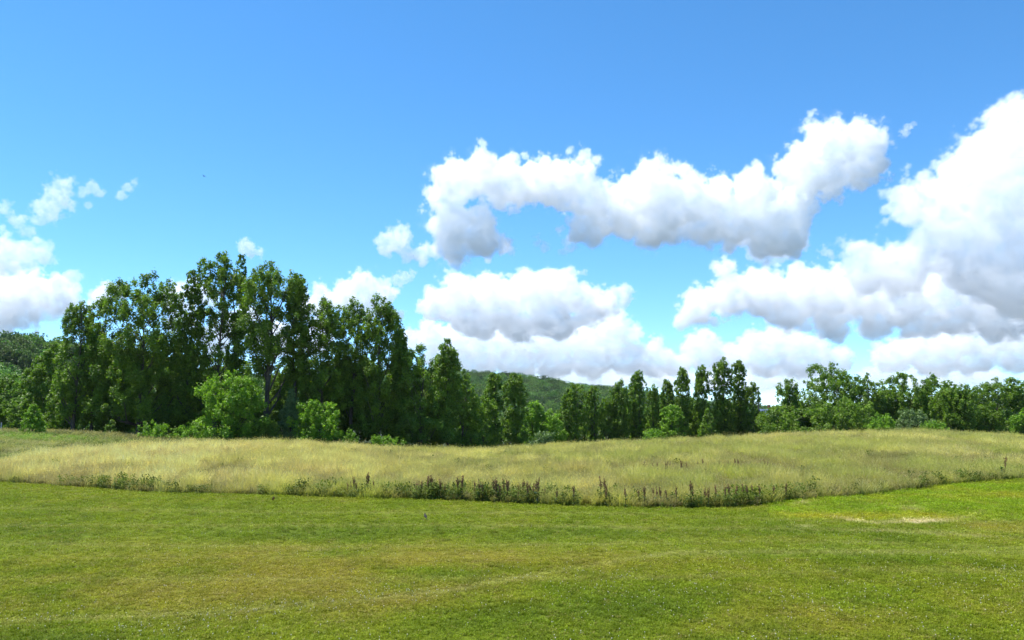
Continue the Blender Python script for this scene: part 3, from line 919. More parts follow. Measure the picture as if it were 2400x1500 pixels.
# ------------------------------------------------------------------ leafy weeds at the meadow's edge
wx_, wu = [], []
ww = rng.uniform(-100, 2500, 2600)
wmask = 0.0 + 0.32 * np.exp(-((ww - 330) / 130) ** 2) + 0.6 * np.exp(-((ww - 1100) / 260) ** 2) + 0.5 * np.exp(-((ww - 1750) / 130) ** 2) + 0.2 * np.exp(-((ww - 2250) / 160) ** 2) + 0.2 * np.exp(-((ww - 720) / 50) ** 2)
ww = ww[rng.random(len(ww)) < wmask]
wd_ = np.interp(ww, UK, DF) + np.abs(rng.normal(size=len(ww))) * 0.9 - 0.15
# and odd tufts of weeds inside the meadow
wn_ = 320
ww = np.concatenate([ww, rng.uniform(100, 2400, wn_)])
wd_ = np.concatenate([wd_, np.zeros(wn_)])
k_ = np.arange(len(ww)) >= len(ww) - wn_
wd_[k_] = np.interp(ww[k_], UK, DF) + rng.random(wn_) ** 1.5 * (np.interp(ww[k_], UK, DM) - np.interp(ww[k_], UK, DF)) * .9 + 2
wx_ = (ww - 1200) / F * wd_
wc = np.array([0.095, 0.125, 0.022])[None] * (0.7 + 0.9 * rng.random(len(ww)))[:, None]
yg = np.exp(-((ww - 1780) / 70) ** 2)[:, None]
wc = wc + (np.array([.13, .17, .02]) - wc) * yg * .8
ws = rng.uniform(.6, 1.25, len(ww))
scatter('edge_weeds', np.stack([wx_, wd_, ground(wx_, wd_) - .02], 1), np.stack([ws, ws, ws * rng.uniform(.6, 1.25, len(ww))], 1),
        np.stack([np.zeros(len(ww)), np.zeros(len(ww)), rng.uniform(0, 6.28, len(ww))], 1), rng.integers(0, 4, len(ww)), wc,
        [weed_clump(480 + k) for k in range(4)], label='dark leafy weeds along the foot of the tall meadow', cat='weeds')

# ------------------------------------------------------------------ dock plants
def dock_meshes(seed):
    rg = np.random.default_rng(seed)
    sts, shs, lf = [], [], []
    nst = rg.integers(1, 3)
    for q in range(nst):
        st, sh = Acc(), Acc()
        h = rg.uniform(.85, 1.05)
        lean = rg.normal(size=2) * .05
        off = rg.normal(size=2) * .05
        t = np.linspace(0, 1, 6)
        path = np.stack([off[0] + lean[0] * t ** 2, off[1] + lean[1] * t ** 2, h * t - .03], 1)
        st.add(*tube(path, np.interp(t, [0, 1], [.012, .004]), 5))
        # whorled seed spikes: many small clusters up the top of the stem and on side branches
        for b in range(7):
            f0 = rg.uniform(.50, .86)
            c0 = np.array([np.interp(f0, t, path[:, k]) for k in range(3)])
            a = rg.uniform(0, 6.28)
            L = rg.uniform(.12, .24)
            c1 = c0 + np.array([math.cos(a) * L * .38, math.sin(a) * L * .38, L])
            if b == 0: c0 = np.array([np.interp(.6, t, path[:, k]) for k in range(3)]); c1 = path[-1] + np.array([0, 0, .05])
            st.add(*tube(np.array([c0, (c0 + c1) / 2, c1]), np.array([.004, .003, .002]), 3))
            m = 26 if b == 0 else 14
            tt = rg.random(m)
            c = c0 + (c1 - c0) * tt[:, None] + rg.normal(size=(m, 3)) * .014
            nn = rg.normal(size=(m, 3)); nn /= np.linalg.norm(nn, axis=1, keepdims=True)
            sh.add(*leaf_quads(c, nn, rg.uniform(.030, .050, m), rg), t=rg.random())
        sts.append(st.mesh('stem', M['dock_stem'], True)); shs.append(sh.mesh('seed_head', M['dock_seed']))
    for k in range(9):
        A = Acc()
        a = rg.uniform(0, 6.28)
        hgt = rg.uniform(0.0, .45)
        L = rg.uniform(.20, .36) * (1.1 - hgt)
        t = np.linspace(0, 1, 6)
        d = np.array([math.cos(a), math.sin(a), 0]); sd_ = np.array([-math.sin(a), math.cos(a), 0])
        up = rg.uniform(.5, 1.0)
        p = np.array([0, 0, hgt]) + d * (L * (.25 * t + .6 * t ** 2))[:, None] + np.array([0, 0, 1.]) * (L * up * (t - .55 * t ** 2))[:, None]
        wv = np.array([.006, .030, .042, .036, .022, .002]) * rg.uniform(.8, 1.3) + .01 * np.sin(t * 20) * (t > .1) * (t < .9) * .3
        v = np.stack([p - sd_ * wv[:, None], p + np.array([0, 0, -.008]), p + sd_ * wv[:, None]], 1).reshape(-1, 3)
        f = np.array([[3 * i + j, 3 * i + j + 1, 3 * i + j + 4, 3 * i + j + 3] for i in range(5) for j in (0, 1)])
        A.add(v, f, rg.uniform(.1, .7))
        lf.append(A.mesh('leaf', M['dock_leaf'], True))
    return sts, shs, lf
DOCK = [dock_meshes(500 + k) for k in range(6)]
rd = random.Random(4)
du = [826, 836, 845, 862, 869, 884, 985, 992, 1006, 1010, 1016, 1022, 1032, 1042, 1058, 1066, 1078, 1084, 1120, 1132, 1146, 1160, 1167, 1174, 1184, 1190, 1194, 1216, 1222, 1238, 1246,
      1258, 1262, 1274, 1302, 1342, 1408, 1416, 1424, 1462, 1490, 1504, 1528, 1542, 1560, 1578, 1612, 1618, 1644, 1652, 1672, 1690, 1702, 1714, 1736, 1744, 1758, 1772, 1800, 1830]
big = {862, 869, 1006, 1010, 1016, 1078, 1084, 1160, 1167, 1258, 1408, 1612}
def dock(u, D, s, k, label, group):
    X = (u - 1200) / F * D
    root = empty('dock_plant', (X, D, g1(X, D)))
    root.rotation_euler = (rd.uniform(-.05, .05), rd.uniform(-.05, .05), rd.uniform(0, 6.28))
    root.scale = (s, s, s * rd.uniform(.95, 1.05))
    st, sh, lf = DOCK[k % 6]
    for m in st: link('stem', m, root)
    for m in sh: tag(link('seed_head', m, root), kind='stuff')
    for m in lf: link('leaf', m, root)
    tag(root, label, 'plant', group)
for k, u in enumerate(du):
    D = np.interp(u, UK, DF) + rd.uniform(-.25, .5)
    dock(u, D, (1.05 if u in big else rd.uniform(.62, .92)), k, 'tall dock plant with rusty seed spikes at the front edge of the meadow', 'dock plants along the front edge of the meadow')
for k in range(26):
    u = 1500 + k * 12 + rd.uniform(-14, 14)
    D = 52 + rd.uniform(-2.0, 2.0) + (u - 1600) * .01
    dock(u, D, rd.uniform(.62, .80), k, 'rust brown dock plant in the thin row deeper inside the right meadow', 'dock plants in the row inside the meadow')
dock(2330, 46, 1.25, 2, 'single tall brown dock plant standing alone at the right of the meadow', None)

# ------------------------------------------------------------------ robins on the lawn and the bird in the air
def lathe_body(path, rad, sides=10):
    A = Acc()
    v, f = tube(path, rad, sides)
    A.add(v, f)
    return A
def bird_mats():
    m, n, out = new_mat('robin_plumage')
    p = n.nodes.new('ShaderNodeBsdfPrincipled')
    p.inputs['Roughness'].default_value = .8
    tc = n.nodes.new('ShaderNodeTexCoord')
    sep = n.nodes.new('ShaderNodeSeparateXYZ')
    n.links.new(tc.outputs['Object'], sep.inputs[0])
    mx = n.nodes.new('ShaderNodeMath'); mx.operation = 'MULTIPLY_ADD'
    n.links.new(sep.outputs['X'], mx.inputs[0]); mx.inputs[1].default_value = 1.0; mx.inputs[2].default_value = 0.06
    sb = n.nodes.new('ShaderNodeMath'); sb.operation = 'SUBTRACT'
    n.links.new(mx.outputs[0], sb.inputs[0])
    hz = n.nodes.new('ShaderNodeMath'); hz.operation = 'MULTIPLY'
    n.links.new(sep.outputs['Z'], hz.inputs[0]); hz.inputs[1].default_value = 0.75
    n.links.new(hz.outputs[0], sb.inputs[1])
    gtm = n.nodes.new('ShaderNodeMath'); gtm.operation = 'GREATER_THAN'
    n.links.new(sb.outputs[0], gtm.inputs[0]); gtm.inputs[1].default_value = 0.0
    mix = n.nodes.new('ShaderNodeMix'); mix.data_type = 'RGBA'
    mix.inputs[6].default_value = (.028, .024, .022, 1); mix.inputs[7].default_value = (.30, .085, .022, 1)
    n.links.new(gtm.outputs[0], mix.inputs[0]); n.links.new(mix.outputs[2], p.inputs['Base Color'])
    n.links.new(p.outputs[0], out.inputs[0])
    return m
M['robin'] = bird_mats()
M['feather'] = plain_mat('dark_feather', (.03, .027, .025), .75, .2, 40)
M['beak'] = plain_mat('beak_horn', (.35, .20, .03), .5, .1, 40)
M['eye'] = plain_mat('bird_eye', (.01, .01, .01), .15, .05, 40)
def robin(u, v, face, label):
    Y = 6000 / (v - 1000)
    X = (u - 1200) / F * Y
    root = empty('robin', (X, Y, g1(X, Y) + .01))
    root.rotation_euler = (0, 0, face)
    root.scale = (0.95,) * 3
    path = np.array([[-.125, 0, .045], [-.09, 0, .060], [-.06, 0, .075], [-.03, 0, .092], [.0, 0, .112], [.025, 0, .135], [.036, 0, .155], [.040, 0, .172], [.045, 0, .186], [.054, 0, .194], [.064, 0, .195]])
    rad = np.array([.004, .012, .022, .034, .042, .040, .031, .026, .025, .018, .004])
    link('body', lathe_body(path, rad, 12).mesh('body', M['robin'], True), root)
    bk = lathe_body(np.array([[.060, 0, .193], [.075, 0, .191], [.086, 0, .188]]), np.array([.007, .004, .0008]), 6)
    link('beak', bk.mesh('beak', M['beak']), root)
    for sgn in (-1, 1):
        wg = lathe_body(np.array([[.02, sgn * .037, .135], [-.01, sgn * .043, .115], [-.05, sgn * .034, .085], [-.10, sgn * .016, .055]]), np.array([.004, .016, .014, .002]), 6)
        link('wing', wg.mesh('wing', M['feather'], True), root)
        lg = lathe_body(np.array([[.0, sgn * .018, .075], [-.006, sgn * .018, .035], [.004, sgn * .018, .0], [.028, sgn * .018, -.002]]), np.array([.005, .003, .003, .0015]), 5)
        link('leg', lg.mesh('leg', M['beak']), root)
        ey = lathe_body(np.array([[.050, sgn * .0195, .189], [.050, sgn * .0225, .189], [.050, sgn * .024, .189]]), np.array([.0045, .0035, .0005]), 6)
        link('eye', ey.mesh('eye', M['eye']), root)
    tl = lathe_body(np.array([[-.09, 0, .060], [-.14, 0, .035], [-.175, 0, .018]]), np.array([.012, .014, .011]), 6)
    link('tail', tl.mesh('tail', M['feather']), root)
    tag(root, label, 'bird')
robin(651, 1172, -1.1, 'rust breasted robin standing on the mown grass near the meadow edge')
robin(1001, 1213, 2.0, 'dark robin standing alone in the middle of the lawn')

def flying_bird():
    p = at(478, 413, 150)
    root = empty('flying_bird', p)
    root.rotation_euler = (.3, .25, 2.6)
    path = np.array([[-.22, 0, 0], [-.14, 0, .0], [-.06, 0, .0], [.03, 0, .0], [.09, 0, .01], [.13, 0, .02], [.17, 0, .015]])
    link('body', lathe_body(path, np.array([.035, .02, .045, .05, .035, .028, .004]), 10).mesh('body', M['feather'], True), root)
    for sgn in (-1, 1):
        n_ = 7
        t = np.linspace(0, 1, n_)
        y = sgn * (.03 + .36 * t)
        z = .09 * np.sin(t * 2.2)
        xf = .07 - .06 * t ** 2
        ch = .15 * (1 - .75 * t ** 1.5)
        v = np.concatenate([np.stack([xf, y, z + .006], 1), np.stack([xf - ch, y, z], 1), np.stack([xf - ch * .4, y, z - .006], 1)])
        f = [[i, i + 1, n_ + i + 1, n_ + i] for i in range(n_ - 1)] + [[n_ + i, n_ + i + 1, 2 * n_ + i + 1, 2 * n_ + i] for i in range(n_ - 1)] + [[2 * n_ + i, 2 * n_ + i + 1, i + 1, i] for i in range(n_ - 1)]
        link('wing', np_mesh('wing', v, np.array(f), M['feather'], smooth=True), root)
    tag(root, 'small dark bird flying high in the blue sky above the left grove', 'bird')
flying_bird()

# ------------------------------------------------------------------ house, pole and post half hidden behind the trees
def box_mesh(name, x0, x1, y0, y1, z0, z1, mat):
    v = np.array([[x, y, z] for z in (z0, z1) for y in (y0, y1) for x in (x0, x1)])
    f = np.array([[0, 2, 3, 1], [4, 5, 7, 6], [0, 1, 5, 4], [2, 6, 7, 3], [0, 4, 6, 2], [1, 3, 7, 5]])
    return np_mesh(name, v, f, mat)
M['siding'] = plain_mat('white_siding', (.55, .55, .52), .7, .08, 2)
M['roof'] = plain_mat('blue_grey_roof', (.10, .14, .22), .7, .15, 3)
M['brick'] = plain_mat('red_brick', (.26, .09, .06), .9, .25, 6)
M['pole'] = plain_mat('weathered_pole', (.16, .13, .11), .9, .25, 6)
M['glass'] = plain_mat('window_glass', (.02, .025, .03), .1, .1, 3)
D = 240.0
hx = (1818 - 1200) / F * D
hz0 = g1(hx, D)
zr = at(1818, 960, D).z
hr = empty('house', (hx, D, hz0))
ev = zr - hz0 - 2.2
link('wall', box_mesh('wall', -4.5, 4.5, -3, 3, -.3, ev, M['siding']), hr)
rv = np.array([[-4.9, -3.4, ev], [4.9, -3.4, ev], [4.9, 0, ev + 2.2], [-4.9, 0, ev + 2.2], [-4.9, 3.4, ev], [4.9, 3.4, ev], [-4.9, -3.4, ev + .15], [4.9, -3.4, ev + .15], [4.9, 0, ev + 2.35], [-4.9, 0, ev + 2.35], [-4.9, 3.4, ev + .15], [4.9, 3.4, ev + .15]])
rf = [np.array([[0, 3, 2, 1], [3, 4, 5, 2], [6, 7, 8, 9], [9, 8, 11, 10], [0, 1, 7, 6], [4, 10, 11, 5], [0, 6, 9, 3], [3, 9, 10, 4], [1, 2, 8, 7], [2, 5, 11, 8]])]
ro = link('roof', np_mesh('roof', rv, rf, M['roof']), hr)
link('gable', np_mesh('gable', np.array([[-4.5, -3, ev], [-4.5, 3, ev], [-4.5, 0, ev + 2.0], [4.5, -3, ev], [4.5, 3, ev], [4.5, 0, ev + 2.0]]), np.array([[0, 2, 1], [3, 4, 5]]), M['siding']), hr)
link('chimney', box_mesh('chimney', -2.5, -1.9, -.3, .3, ev + 1.6, ev + 3.5, M['brick']), ro)
for xw in (-2.6, 0.0, 2.6):
    wo = link('window', box_mesh('window', xw - .5, xw + .5, -3.05, -2.99, ev - 2.0, ev - .6, M['siding']), hr)
    link('pane', box_mesh('pane', xw - .42, xw + .42, -3.08, -3.052, ev - 1.92, ev - .68, M['glass']), wo)
tag(hr, 'distant house with a blue grey roof and red chimney, almost hidden by trees', 'house')

D = 200.0
px_ = (1775 - 1200) / F * D
pz = g1(px_, D)
pt = at(1775, 912, D).z - pz
pr = empty('utility_pole', (px_, D, pz))
link('mast', lathe_body(np.array([[0, 0, -.3], [0, 0, pt * .5], [0, 0, pt]]), np.array([.20, .17, .14]), 10).mesh('mast', M['pole'], True), pr)
link('crossarm', box_mesh('crossarm', -.08, .08, -1.1, 1.1, pt - .9, pt - .75, M['pole']), pr)
for yy_ in (-.95, -.4, .4, .95):
    link('insulator', lathe_body(np.array([[0, yy_, pt - .752], [0, yy_, pt - .66], [0, yy_, pt - .58]]), np.array([.03, .06, .02]), 8).mesh('insulator', M['siding']), pr)
tag(pr, 'weathered utility pole rising behind the end of the middle tree row', 'pole')

D = 118.0
px_ = (12 - 1200) / F * D
pr = empty('post', (px_, D, g1(px_, D)))
link('shaft', lathe_body(np.array([[0, 0, -.2], [0, 0, .8], [0, 0, 1.35], [0, 0, 1.36]]), np.array([.075, .075, .072, .001]), 10).mesh('shaft', M['siding']), pr)
link('cap', lathe_body(np.array([[0, 0, 1.35], [0, 0, 1.38], [0, 0, 1.44]]), np.array([.09, .09, .005]), 10).mesh('cap', M['pole']), pr)
tag(pr, 'short white post on the bank at the far left edge', 'post')

# ------------------------------------------------------------------ wooded hills
M['hill_soil'] = plain_mat('forest_floor', (.035, .05, .018), .95, .3, .05)
def hill(name, Ds, skyline, D0, D1, spacing, treeh, label, seed, ulim):
    """ridge along the skyline (u, v) seen at distance Ds; slope runs from D0 to beyond Ds"""
    us = np.array([p[0] for p in skyline], float)
    zs = np.array([at(p[0], p[1], Ds).z - treeh * .75 for p in skyline])
    uu = np.linspace(us[0], us[-1], 90)
    yy = np.linspace(D0, D1, 40)
    Ug, Yg = np.meshgrid(uu, yy)
    def hz(U_, Y_):
        X_ = (U_ - 1200) / F * Ds
        top = np.interp(U_, us, zs)
        t = np.clip((Y_ - D0) / (Ds - D0), 0, 1)
        b = np.clip((Y_ - Ds) / (D1 - Ds), 0, 1)
        prof = (0.25 * t + 0.75 * t * t * (3 - 2 * t)) * (1 - b * b * .8)
        fold = (NZ.fbm(X_ / (Ds * .10) + seed, Y_ / (Ds * .16), oct=3) - .5) * top * .28 * np.sin(np.pi * np.clip(t, 0, 1)) * (1 - b)
        return -2 + (top + 2) * prof + fold
    Zg = hz(Ug, Yg)
    Xg = (Ug - 1200) / F * Ds
    nn = 90
    q = (np.arange(39)[:, None] * nn + np.arange(89)[None]).ravel()
    o = link(name, np_mesh(name, np.stack([Xg.ravel(), Yg.ravel(), Zg.ravel()], 1), np.stack([q, q + 1, q + 1 + nn, q + nn], 1), M['hill_soil'], smooth=True))
    tag(o, kind='structure')
    rg = np.random.default_rng(seed)
    xw = (us[-1] - us[0]) / F * Ds
    n_ = int(xw * (D1 - D0) * .72 / spacing ** 2)
    U_ = rg.uniform(us[0], us[-1], n_)
    Y_ = rg.uniform(D0, D0 + (D1 - D0) * .80, n_)
    k = (U_ > ulim[0]) & (U_ < ulim[1])
    U_, Y_ = U_[k], Y_[k]
    n_ = len(U_)
    P = np.stack([(U_ - 1200) / F * Ds, Y_, hz(U_, Y_) - .5], 1)
    pr_ = []
    for j in range(5):
        v, f, t, C, RC = make_crown(treeh, spacing * .72, ['round', 'round', 'round', 'poplar', 'round'][j], seed * 10 + j, leaf=treeh * .060, dens=.8, hb=.12, holes=.36, nleaf=2600)
        pr_.append(np_mesh('hill_tree', v, f, M['leaf_far'], tint=t))
    ss = rg.uniform(.75, 1.25, n_)
    scatter(name.replace('hill', 'forest'), P, np.stack([ss, ss, ss * rg.uniform(.85, 1.15, n_)], 1), np.stack([np.zeros(n_), np.zeros(n_), rg.uniform(0, 6.28, n_)], 1),
            rg.integers(0, 5, n_), np.array([1.0, .95, 1.0]) * rg.uniform(.45, 1.45, (n_, 1)) * np.stack([rg.uniform(.8, 1.15, n_), np.ones(n_), np.ones(n_)], 1), pr_, label=label, cat='forest', gain=1)
hill('near_hill', 560, [(-700, 785), (-300, 790), (0, 797), (60, 795), (110, 802), (160, 815), (230, 825), (330, 850), (480, 880), (700, 905), (900, 940), (1050, 975)], 190, 760, 9.0, 12, 'dense green wood covering the hill at the far left', 7, (-420, 900))
hill('far_hill', 1350, [(300, 900), (700, 888), (950, 874), (1090, 876), (1140, 880), (1200, 884), (1260, 894), (1330, 907), (1420, 915), (1500, 928), (1600, 945), (1750, 962), (1950, 972)], 650, 1650, 13.0, 13, 'distant wooded ridge in the gap between the left grove and the middle row', 8, (560, 1850))
hill('distant_hill', 3200, [(1500, 965), (1750, 958), (2000, 950), (2200, 940), (2330, 938), (2500, 930), (2800, 925)], 2400, 3700, 34.0, 18, 'bluish far ridge glimpsed between the trees at the right', 9, (1650, 2600))

# ------------------------------------------------------------------ haze
HAZE = 0.00003
if HAZE > 0:
    hm, hn_, ho = new_mat('summer_haze')
    hv = hn_.nodes.new('ShaderNodeVolumePrincipled')
    hv.inputs['Color'].default_value = (0.80, 0.90, 1.0, 1)
    hv.inputs['Density'].default_value = HAZE
    hv.inputs['Anisotropy'].default_value = 0.2
    hn_.links.new(hv.outputs[0], ho.inputs['Volume'])
    hzo = link('haze', box_mesh('haze', -12800, 12800, -160, 5260, -6.0, 150.0, hm))
    tag(hzo, 'thin pale summer haze over the field and the hills', 'haze', kind='stuff')

# ------------------------------------------------------------------ clouds
def cloud_mat(dens, g):
    m = bpy.data.materials.new('cloud_vapour')
    m.use_nodes = True
    n = m.node_tree
    n.nodes.clear()
    o = n.nodes.new('ShaderNodeOutputMaterial')
    v = n.nodes.new('ShaderNodeVolumePrincipled')
    v.inputs['Color'].default_value = (0.998, 0.999, 1.0, 1)
    v.inputs['Density'].default_value = dens
    v.inputs['Anisotropy'].default_value = g
    n.links.new(v.outputs[0], o.inputs['Volume'])
    return m
def cloud(label, dist, blobs, vox_px=3.4, grow=1.12, amp=(1.10, 1.05), edge=0.12, dens=0.0165, g=0.2, seed=0, frac=1.0, r0=None, flat=1.0, wisp=True):
    k = dist / F
    C = []
    for b in blobs:
        dz = b[3] if len(b) > 3 else 0
        dr = ray(b[0], b[1])
        C.append((CAM + dr * (dist + dz * k), b[2] * k * grow))
    R0 = (r0 * k) if r0 else sum(r for c, r in C) / len(C)
    sq = (1.0, 1.0, flat)
    mn = [min(c[i] - (r * 1.1 + R0 * .42) / sq[i] for c, r in C) for i in range(3)]
    mx = [max(c[i] + (r * 1.1 + R0 * .42) / sq[i] for c, r in C) for i in range(3)]
    ctr = Vector([(a + b) / 2 for a, b in zip(mn, mx)])
    vox = vox_px * k
    t = bpy.data.node_groups.new('cloud_shape', 'GeometryNodeTree')
    t.interface.new_socket('Geometry', in_out='OUTPUT', socket_type='NodeSocketGeometry')
    N, L = t.nodes, t.links
    out = N.new('NodeGroupOutput')
    vc = N.new('GeometryNodeVolumeCube')
    for i, ax in enumerate('XYZ'):
        vc.inputs['Resolution ' + ax].default_value = max(8, int((mx[i] - mn[i]) / (vox * (1.5 if ax == 'Y' else 1.0))))
    vc.inputs['Min'].default_value = Vector(mn) - ctr
    vc.inputs['Max'].default_value = Vector(mx) - ctr
    raw = N.new('GeometryNodeInputPosition').outputs[0]
    ps = N.new('ShaderNodeVectorMath')
    ps.operation = 'MULTIPLY'
    L.new(raw, ps.inputs[0])
    ps.inputs[1].default_value = sq
    pos = ps.outputs[0]
    def math_(op, a, b=None, c=None, clamp=False):
        n = N.new('ShaderNodeMath')
        n.operation = op
        n.use_clamp = clamp
        for i, x in enumerate((a, b, c)):
            if x is None: continue
            if isinstance(x, (int, float)): n.inputs[i].default_value = x
            else: L.new(x, n.inputs[i])
        return n.outputs[0]
    acc = None
    for c, r in C:
        dn = N.new('ShaderNodeVectorMath')
        dn.operation = 'DISTANCE'
        L.new(pos, dn.inputs[0])
        dn.inputs[1].default_value = [(c[i] - ctr[i]) * sq[i] for i in range(3)]
        s = math_('SUBTRACT', r, dn.outputs['Value'])
        acc = s if acc is None else math_('SMOOTH_MAX', acc, s, R0 * 0.3)
    def noise(scale_m, detail, rough, off):
        n = N.new('ShaderNodeTexNoise')
        n.noise_dimensions = '4D'
        L.new(pos, n.inputs['Vector'])
        n.inputs['W'].default_value = seed * 3.7 + off
        n.inputs['Scale'].default_value = 1 / scale_m
        n.inputs['Detail'].default_value = detail
        n.inputs['Roughness'].default_value = rough
        return n.outputs[0]
    # wind-torn, domain-warped cauliflower heads in three sizes
    wn = N.new('ShaderNodeTexNoise')
    wn.inputs['Scale'].default_value = 1 / (R0 * 0.6)
    wn.inputs['Detail'].default_value = 4
    wn.inputs['Roughness'].default_value = 0.6
    L.new(pos, wn.inputs['Vector'])
    wv = N.new('ShaderNodeVectorMath')
    wv.operation = 'MULTIPLY_ADD'
    L.new(wn.outputs['Color'], wv.inputs[0])
    wv.inputs[1].default_value = (R0 * 0.5,) * 3
    L.new(pos, wv.inputs[2])
    def heads(scale_m, amp_m, off):
        n = N.new('ShaderNodeTexVoronoi')
        n.voronoi_dimensions = '3D'
        n.feature = 'F1'
        n.inputs['Scale'].default_value = 1 / scale_m
        L.new(wv.outputs[0], n.inputs['Vector'])
        return math_('MULTIPLY', math_('SUBTRACT', 0.52, n.outputs['Distance']), amp_m)
    b1 = math_('ADD', heads(R0 * 0.95, R0 * amp[0], 0), heads(R0 * 0.42, R0 * amp[0] * 0.48, 5))
    b1 = math_('ADD', b1, heads(R0 * 0.2, R0 * amp[0] * 0.22, 9))
    b2 = math_('MULTIPLY', math_('SUBTRACT', noise(R0 * 1.15, 8, .66, 11), .5), R0 * amp[1] * 3)
    # the undersides are calmer than the tops
    sz = N.new('ShaderNodeSeparateXYZ')
    L.new(raw, sz.inputs[0])
    hgt = mx[2] - mn[2]
    calm = math_('MULTIPLY_ADD', sz.outputs[2], 1.3 / hgt, 0.95)
    calm = math_('MINIMUM', math_('MAXIMUM', calm, 0.66), 1.0)
    s = math_('ADD', acc, math_('MULTIPLY', math_('ADD', b1, b2), calm))
    core = math_('SUBTRACT', 1.0, math_('MULTIPLY', math_('DIVIDE', math_('SUBTRACT', s, R0 * .28), R0 * .7, clamp=True), 0.86))
    L.new(math_('MULTIPLY', math_('DIVIDE', s, R0 * edge, clamp=True), core), vc.inputs['Density'])
    if wisp:
        # torn transparent fringe
        wz = math_('MULTIPLY', math_('SUBTRACT', noise(R0 * 0.75, 7, .70, 23), .50), 7.0, clamp=True)
        fr = math_('DIVIDE', math_('ADD', s, R0 * .38), R0 * .5, clamp=True)
        tot = math_('MAXIMUM', math_('MULTIPLY', math_('DIVIDE', s, R0 * edge, clamp=True), core), math_('MULTIPLY', math_('MULTIPLY', wz, fr), 0.16))
        L.new(tot, vc.inputs['Density'])
    sm = N.new('GeometryNodeSetMaterial')
    sm.inputs['Material'].default_value = cloud_mat(dens * frac * 5900 / dist, g)
    L.new(vc.outputs[0], sm.inputs[0])
    L.new(sm.outputs[0], out.inputs[0])
    o = link('cloud', bpy.data.volumes.new('cloud'), loc=ctr)
    md = o.modifiers.new('shape', 'NODES')
    md.node_group = t
    tag(o, label, 'cloud', 'cumulus clouds')
    return o
